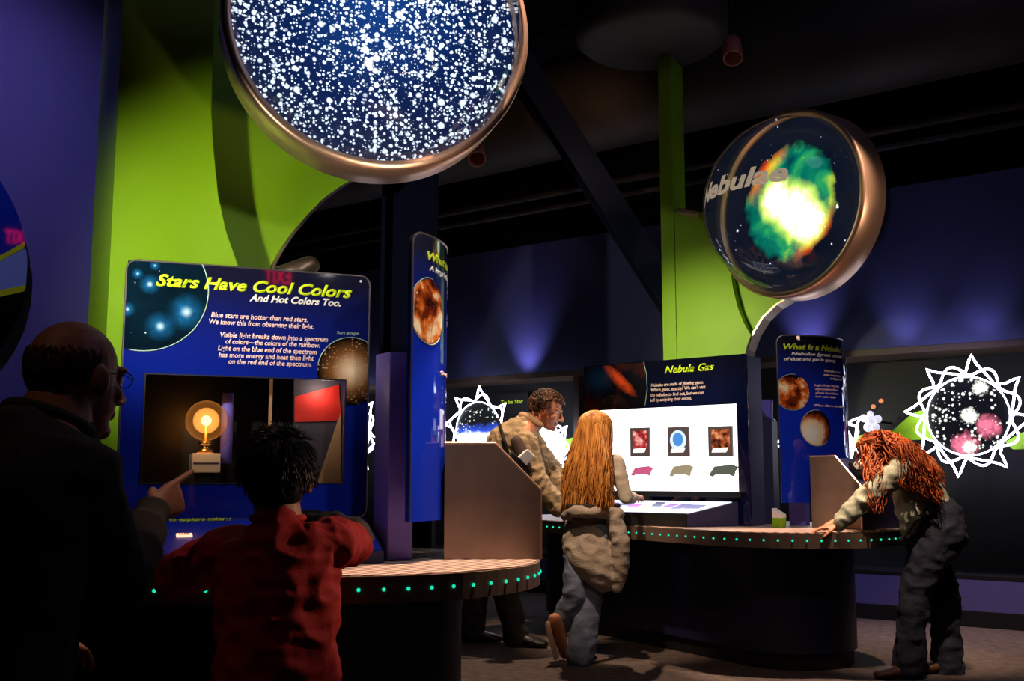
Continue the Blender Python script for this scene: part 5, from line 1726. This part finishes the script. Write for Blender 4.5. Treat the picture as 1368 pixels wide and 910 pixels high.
# ---- boy -------------------------------------------------------------------
def build_boy():
    t = thing('person', 'dark-haired boy in red shirt seen from behind, leaning on the near counter', 'person', (P(370, 700, 2.5).x, 2.45, 0))
    side = V((.97, .12, 0)).normalized(); face = V((-.12, 1, .05))
    hc = P(371, 643, 2.52); neck = P(371, 699, 2.48); chest = P(372, 772, 2.46); pelvis = P(368, 930, 2.42)
    hR = pelvis + side * .07; hL = pelvis - side * .07
    kR = V((hR.x + .01, 2.46, .3)); aR = V((hR.x + .02, 2.44, .07)); kL = V((hL.x - .01, 2.46, .3)); aL = V((hL.x - .03, 2.42, .07))
    shR = P(438, 728, 2.48); elR = P(476, 722, 2.80); wrR = P(412, 700, 2.98)
    shL = P(300, 738, 2.48); elL = P(232, 772, 2.62); wrL = P(228, 752, 2.86)
    bm = bmesh.new()
    add_head(bm, hc, face, s=.93, neck=neck)
    torso(bm, pelvis, chest, neck, side, side, (.1, .1, .11, .12), (.075, .075, .08, .06))
    for sh, el, ha in ((shR, elR, wrR), (shL, elL, wrL)): limb(bm, [sh, (sh + el) / 2, el, (el + ha) / 2, ha], [.034, .032, .027, .024, .018])
    add_hand(bm, wrR, (wrR - elR), V((0, 0, -1)), .75, side=1); add_hand(bm, wrL, V((.1, 1, -.1)), V((0, 0, -1)), .75, (20, 20, 20, 20), side=-1)
    for h, kn, an in ((hR, kR, aR), (hL, kL, aL)): limb(bm, [h, kn, an], [.06, .042, .03])
    fuse('body', bm, .005, skin_dark, t, 3)
    bm = bmesh.new()
    torso(bm, pelvis + V((0, 0, -.03)), chest, neck - V((0, 0, .005)), side, side, (.142, .135, .138, .135), (.115, .11, .105, .085))
    limb(bm, [shR - side * .03, shR, shR.lerp(elR, .5), shR.lerp(elR, .82) - V((0, 0, .012))], [.06, .06, .055, .05])
    limb(bm, [shL + side * .03, shL, (shL + elL) / 2, elL, elL * .7 + wrL * .3], [.06, .058, .056, .05, .042])
    fuse('red_shirt', bm, .006, mat('red_cotton', (190, 24, 24), 0.8, bump=(150, 0.15)), t, 3, (.009, 15, True))
    bm = bmesh.new()
    limb(bm, [shR.lerp(elR, .7), elR + V((0, .0, .006)), elR * .55 + wrR * .45 + V((0, 0, .01)), wrR], [.038, .048, .045, .037])
    u1 = fuse('undersleeve', bm, .006, mat('charcoal_knit', (84, 74, 72), 0.9, bump=(160, 0.3)), t, 3, (.006, 22, True)); u1['label'] = 'charcoal long undersleeve'
    bm = bmesh.new(); limb(bm, [elL * .75 + wrL * .25, wrL * .9 + elL * .1], [.036, .03])
    fuse('undersleeve', bm, .006, bpy.data.materials['charcoal_knit'], t, 3, (.005, 22, True))
    # collar ring
    bm = bmesh.new(); n = neck + V((0, 0, .012))
    limb(bm, [n + (side * math.cos(a) * .058 + V((0, 1, 0)) * math.sin(a) * .05) for a in [2 * PI * k / 14 for k in range(15)]], [.009] * 15, 8)
    fuse('collar', bm, .005, bpy.data.materials['red_cotton'], t, 1)
    bm = bmesh.new()
    for h, kn, an, s_ in ((hR, kR, aR, 1), (hL, kL, aL, -1)): limb(bm, [pelvis + side * .04 * s_ - V((0, 0, .02)), h - V((0, 0, .06)), kn, an], [.105, .092, .068, .06])
    fuse('trousers', bm, .008, black_cloth, t, 4, (.006, 12, True))
    for an in (aR, aL):
        bm = bmesh.new(); h = V((an.x, an.y - .04, .004)); shoe(bm, h, h + V((0, .18, 0)), s=1.0); fuse('shoe', bm, .006, mat('grey_sneaker', (90, 90, 96), 0.6), t, 2)
    # hair: cap plus strands
    f, r, u = basis(face); cc = hc + u * .032 - f * .012
    bm = bmesh.new(); ell(bm, cc, r * .084, f * .098, u * .09, 32); ell(bm, cc - f * .035 - u * .045, r * .066, f * .055, u * .055, 24)
    bmesh.ops.delete(bm, geom=[v for v in bm.verts if (v.co - cc).dot(f) > .06 and (v.co - cc).dot(u) < .03], context='VERTS')
    b_ = bm_obj('hair_base', bm, mat('black_hair_base', (16, 12, 10), 0.7), t, True)
    for v in b_.data.vertices: v.co -= V(t.location)
    rnd = random.Random(31); lines = []
    for i in range(2600):
        z_ = rnd.uniform(-.85, 1); th = rnd.uniform(-PI, PI); q = math.sqrt(1 - z_ * z_)
        d = f * math.cos(th) * q + r * math.sin(th) * q + u * z_
        if d.dot(f) > .5 and z_ < .4: continue
        if z_ < -.35 and d.dot(f) > -.25: continue
        base = cc + f * d.dot(f) * .094 + r * d.dot(r) * .08 + u * d.dot(u) * .086
        if z_ < -.2: base -= r * d.dot(r) * .012
        w = .022 + .014 * rnd.random()
        fl = (V((0, 0, -1)) * .9 + d * .35 + V((rnd.uniform(-.3, .3), rnd.uniform(-.3, .3), 0)))
        if z_ > .75: fl = d * .3 + V((rnd.uniform(-1, 1), rnd.uniform(-1, 1), 0))
        fl = (fl - d * (fl.dot(d) * .75)).normalized()
        pts = [base + fl * w * k / 4 + d * (.008 * math.sin(PI * .5 * k / 4) + .002) for k in range(5)]
        lines.append(pts)
    strands('hair', lines, .0022, hair_mat('dark_hair', (14, 10, 8), (52, 34, 24), 60), t, 3)


build_boy()

# ---- bald man in the foreground ------------------------------------------------
def build_bald():
    t = thing('person', 'balding man in dark grey sweater at the left, pointing toward the glowing bulb', 'person', (P(60, 640, 2.1).x, 2.05, 0))
    face = V((.50, .86, -.02)); side = V((.80, -.60, 0)).normalized()   # his right side toward camera
    hc = P(101, 510, 2.15); neck = P(68, 570, 2.1); chest = P(8, 672, 2.02); pelvis = P(-60, 960, 1.95)
    pelvis.z = .52
    shR = P(106, 655, 1.98); elR = P(150, 800, 2.1); wrR = P(206, 682, 2.38)
    shL = P(-80, 640, 2.2); elL = P(-90, 800, 2.4); wrL = P(60, 850, 2.6)
    elR = P(152, 778, 2.08)
    bm = bmesh.new()
    add_head(bm, hc, face, V((.05, 0, 1)), 1.0, neck)
    limb(bm, [neck - V((0, 0, .04)), (neck + hc) / 2 - V((.01, 0, 0))], [.075, .068])
    torso(bm, pelvis, chest, neck, side, side, (.15, .15, .17, .17), (.1, .11, .11, .08))
    for sh, el, ha in ((shR, elR, wrR), (shL, elL, wrL)): limb(bm, [sh, (sh + el) / 2, el, (el + ha) / 2, ha], [.05, .046, .04, .037, .027])
    # pointing hand
    d = (P(247, 655, 2.46) - wrR).normalized()
    add_hand(bm, wrR - d * .01, d + V((0, 0, -.02)), V((-.78, .5, -.1)), 1.0, (4, 84, 88, 90), thumb=75, spread=.3, side=1, fold=True)
    add_hand(bm, wrL, wrL - elL, V((0, 0, -1)), .98)
    kR_ = V((pelvis.x + .12, 2.3, .06)); kL_ = P(262, 915, 2.42); kL_ = V((-.88, 2.26, .5))
    limb(bm, [pelvis + side * .09, kR_, V((kR_.x - .2, kR_.y - .4, .06))], [.08, .06, .04])
    limb(bm, [pelvis - side * .02, kL_, V((kL_.x + .02, kL_.y + .02, .1))], [.08, .06, .04])
    fuse('body', bm, .0042, skin_dark, t, 3)
    eyes(t, hc, face, V((.05, 0, 1)), 1.0)
    bm = bmesh.new()
    torso(bm, pelvis, chest, neck - V((.0, 0, .03)), side, side, (.2, .2, .215, .2), (.15, .15, .15, .12))
    limb(bm, [chest + V((0, 0, .1)), shR, shR.lerp(elR, .5), elR, elR.lerp(wrR, .5), wrR - (wrR - elR).normalized() * .02], [.09, .088, .074, .066, .054, .038])
    limb(bm, [shL, shL.lerp(elL, .5), elL, elL.lerp(wrL, .5), wrL], [.088, .072, .062, .052, .038])
    limb(bm, [neck + V((-.035, -.03, -.03)), neck + V((.02, .03, -.04))], [.075, .07])
    fuse('sweater', bm, .007, mat('charcoal_sweater', (66, 58, 52), 0.95, bump=(200, 0.4)), t, 4, (.009, 9, True))
    bm = bmesh.new()
    n_ = neck + V((-.005, 0, .0)); fw = V((-side.y, side.x, 0))
    limb(bm, [n_ + side * math.cos(a) * .078 + fw * math.sin(a) * .075 + V((0, 0, .012 - .03 * math.sin(a))) for a in [2 * PI * k / 16 for k in range(17)]], [.014] * 17, 8)
    fuse('collar', bm, .005, bpy.data.materials['charcoal_sweater'], t, 1)
    bm = bmesh.new()
    limb(bm, [pelvis + side * .09, (pelvis + side * .09).lerp(kR_, .6), kR_ + V((0, 0, .03)), V((kR_.x - .2, kR_.y - .4, .08))], [.14, .11, .08, .07])
    limb(bm, [pelvis - side * .02, pelvis.lerp(kL_, .6), kL_, V((kL_.x + .02, kL_.y + .03, .13))], [.14, .105, .08, .075])
    fuse('trousers', bm, .009, mat('khaki_cloth', (150, 128, 100), 0.85), t, 4, (.008, 10, True))
    for p0, p1 in ((V((kL_.x, kL_.y - .04, .004)), V((kL_.x + .1, kL_.y + .2, .004))), (V((kR_.x - .27, kR_.y - .5, .004)), V((kR_.x - .2, kR_.y - .28, .004)))):
        bm = bmesh.new(); shoe(bm, p0, p1, s=1.25); fuse('shoe', bm, .006, mat('dark_shoe', (30, 26, 24), 0.5), t, 2)
    # short fringe of hair round the back and sides
    f, r, u = basis(face); lines = []; rnd = random.Random(5); cc = hc + u * .03 - f * .012
    for i in range(7000):
        z_ = rnd.uniform(-.9, .38); th = rnd.uniform(-PI, PI); q = math.sqrt(1 - z_ * z_)
        d = f * math.cos(th) * q + r * math.sin(th) * q + u * z_
        if d.dot(f) > .12: continue
        if z_ > .1 and rnd.random() < (z_ - .1) * 3: continue
        if z_ < -.5 and d.dot(f) > -.45: continue
        base = cc + f * d.dot(f) * .096 + r * d.dot(r) * .077 + u * d.dot(u) * .092
        fl = (V((0, 0, -1)) - d * (V((0, 0, -1)).dot(d)) * .9).normalized()
        lines.append([base, base + fl * .004 + d * .0012, base + fl * .008 + d * .0004])
    strands('hair', lines, .0011, mat('short_dark_hair', (40, 30, 26), 0.7), t, 3)
    # glasses
    bm = bmesh.new(); loc = V(t.location)
    for q_ in (-1, 1):
        c_ = hc + f * .098 + u * .01 + r * .031 * q_
        tube([c_ + r * math.cos(a) * .022 + u * math.sin(a) * .016 - loc for a in [2 * PI * k / 20 for k in range(20)]], .0012, 6, closed=True, bm=bm)
        tube([c_ + r * .022 * q_ - loc, hc + f * .06 + u * .014 + r * .078 * q_ - loc, hc - f * .01 + u * .016 + r * .084 * q_ - loc], .0012, 6, bm=bm)
    tube([hc + f * .1 + u * .012 + r * .009 - loc, hc + f * .1 + u * .012 - r * .009 - loc], .0012, 6, bm=bm)
    bm_obj('glasses', bm, M['black'], t)


build_bald()


# ------------------------------------------------------------------ lights
def spot(name, loc, aim, power, col, ang=40, blend=0.5, size=0.05):
    l = bpy.data.lights.new(name, 'SPOT'); l.energy = power; l.color = lin(col); l.spot_size = R_(ang); l.spot_blend = blend; l.shadow_soft_size = size
    o = bpy.data.objects.new(name, l); COL.objects.link(o); o.location = loc
    o.rotation_euler = (V(aim) - V(loc)).to_track_quat('-Z', 'Y').to_euler()
    return o


def point(name, loc, power, col, size=0.05):
    l = bpy.data.lights.new(name, 'POINT'); l.energy = power; l.color = lin(col); l.shadow_soft_size = size
    o = bpy.data.objects.new(name, l); COL.objects.link(o); o.location = loc
    return o


warm = (255, 214, 178); wht = (255, 244, 232); vio = (188, 176, 255)
# near kiosk
spot('spot_near_counter', (0.6, 3.9, 4.7), (-0.22, 3.6, 0.76), 1500, warm, 20, 0.6)
spot('spot_near_boards', (1.5, 2.3, 3.5), (-0.72, 3.7, 1.5), 150, wht, 26, 0.7)
spot('spot_green_near', (-1.35, 2.5, 1.86), (-1.05, 4.3, 1.82), 135, (255, 250, 225), 62, 1.0, 0.03)
spot('fill_horn_near', (0.1, 2.7, 2.1), (-0.95, 4.45, 2.0), 32, (255, 250, 225), 30, 1.0, 0.03)  # added weak fill that lifts the shaded horn plate
spot('spot_pylon_near', (0.9, 2.2, 3.4), (-0.26, 3.8, 1.3), 90, wht, 22, 0.7)
spot('spot_left_wall', (-2.1, 3.1, 3.9), (-2.6, 4.75, 2.5), 95, vio, 60, 1.0)
spot('fill_sphere_near', (0.1, 2.9, 1.5), (-0.45, 3.75, 2.2), 22, warm, 40, 0.9)  # added unseen spot to brighten the underside of the near ring
# far kiosk
spot('spot_green_far', (0.2, 5.2, 2.1), (1.35, 7.1, 1.85), 150, (255, 248, 190), 42, 1.0, 0.04)
spot('spot_far_counter', (2.3, 5.3, 4.7), (1.62, 5.9, 0.76), 1500, warm, 15, 0.6)
spot('spot_far_boards', (1.2, 3.8, 3.6), (1.5, 6.5, 1.2), 130, wht, 26, 0.7)
spot('fill_sphere_far', (2.9, 4.6, 2.2), (1.8, 6.25, 2.5), 45, warm, 34, 0.9)  # added unseen spot so the far steel ring catches light
spot('spot_girl', (-0.1, 4.4, 4.2), (0.5, 6.25, 1.0), 650, warm, 17, 0.8)
spot('spot_man', (-0.3, 5.2, 4.3), (0.1, 6.9, 1.25), 520, warm, 17, 0.7)
spot('spot_woman', (1.7, 3.9, 4.3), (2.15, 5.85, 1.0), 620, warm, 17, 0.7)
spot('spot_floor', (3.0, 6.0, 4.5), (2.9, 6.9, 0), 800, warm, 34, 0.9)
spot('fill_rims', (0.9, 2.7, 3.6), (0.75, 5.0, 0.75), 70, warm, 46, 1.0)  # added frontal fill for the dark counter rims
spot('spot_floor_middle', (0.4, 7.6, 4.6), (0.25, 6.0, 0), 700, warm, 40, 0.9)
spot('fill_duct', (0.6, 7.0, 3.3), (0.0, 9.2, 4.2), 14, (255, 200, 160), 90, 1.0)  # added unseen warm spot that makes the duct visible
# added fill spots, unseen sources, for the foreground visitors
spot('fill_boy', (1.5, 3.2, 1.85), (-0.36, 2.65, 0.9), 85, warm, 18, 0.9)
spot('fill_hand', (0.5, 2.9, 3.4), (-0.82, 2.42, 1.02), 60, warm, 12, 0.9)
spot('fill_head', (-1.5, 1.0, 4.4), (-0.95, 2.15, 1.2), 14, warm, 13, 0.9)
# wall washers standing at the recess ledge
def wall_pt(px, py, off):
    pl = W.at(off); a = pl.hit(px, py); p = W.o + W.u * a[0] + W.d * off; p.z = a[1]; return p
for (x, y, pw) in ((690, 500, 18), (612, 508, 1.2), (1070, 470, 14), (1200, 462, 6), (1310, 455, 4)):
    p = wall_pt(x, y, -0.20); p.z = 1.93
    spot('wall_washer', p, p + W.d * 0.2 + V((0, 0, 0.45)), pw, vio, 70, 1.0)
spot('spot_lower_wall', wall_pt(1260, 700, -1.2) + V((0, 0, 2.6)), wall_pt(1260, 790, 0), 150, vio, 60, 0.9)
point('fill_room', (2.4, 3.4, 4.9), 26, (190, 190, 255), 0.6)
ql = K1.o + K1.u * 0.70 + K1.d * 0.07
point('cabinet_fill', (ql.x, ql.y, wz1 - 0.03), 0.45, (255, 225, 200), 0.02)  # added unseen fill that brightens the inside of the cabinet window
point('bulb_light', (lw.x, lw.y - 0.09, wz0 - 0.01 + zc), 0.6, (255, 170, 90), 0.03)
w = bpy.data.worlds.new('world'); S.world = w; w.use_nodes = True
w.node_tree.nodes['Background'].inputs[0].default_value = (0.02, 0.022, 0.04, 1)
w.node_tree.nodes['Background'].inputs[1].default_value = 0.3

G = {'sun_sign': 'neon sun exhibits in the back wall recess', 'lens_sphere': 'big lens spheres above the kiosks', 'info_pylon': 'curved information panels on the kiosks',
     'steel_console': 'steel consoles on the kiosk counters', 'kiosk_counter': 'kiosk counters', 'green_mast': 'lime green masts behind the kiosks',
     'spotlight_fixture': 'small reddish hanging spotlights', 'conduit_pipe': 'thin pipes under the ceiling duct'}
for o in bpy.data.objects:
    k = o.name.split('.')[0]
    if o.parent is None and k in G: o['group'] = G[k]
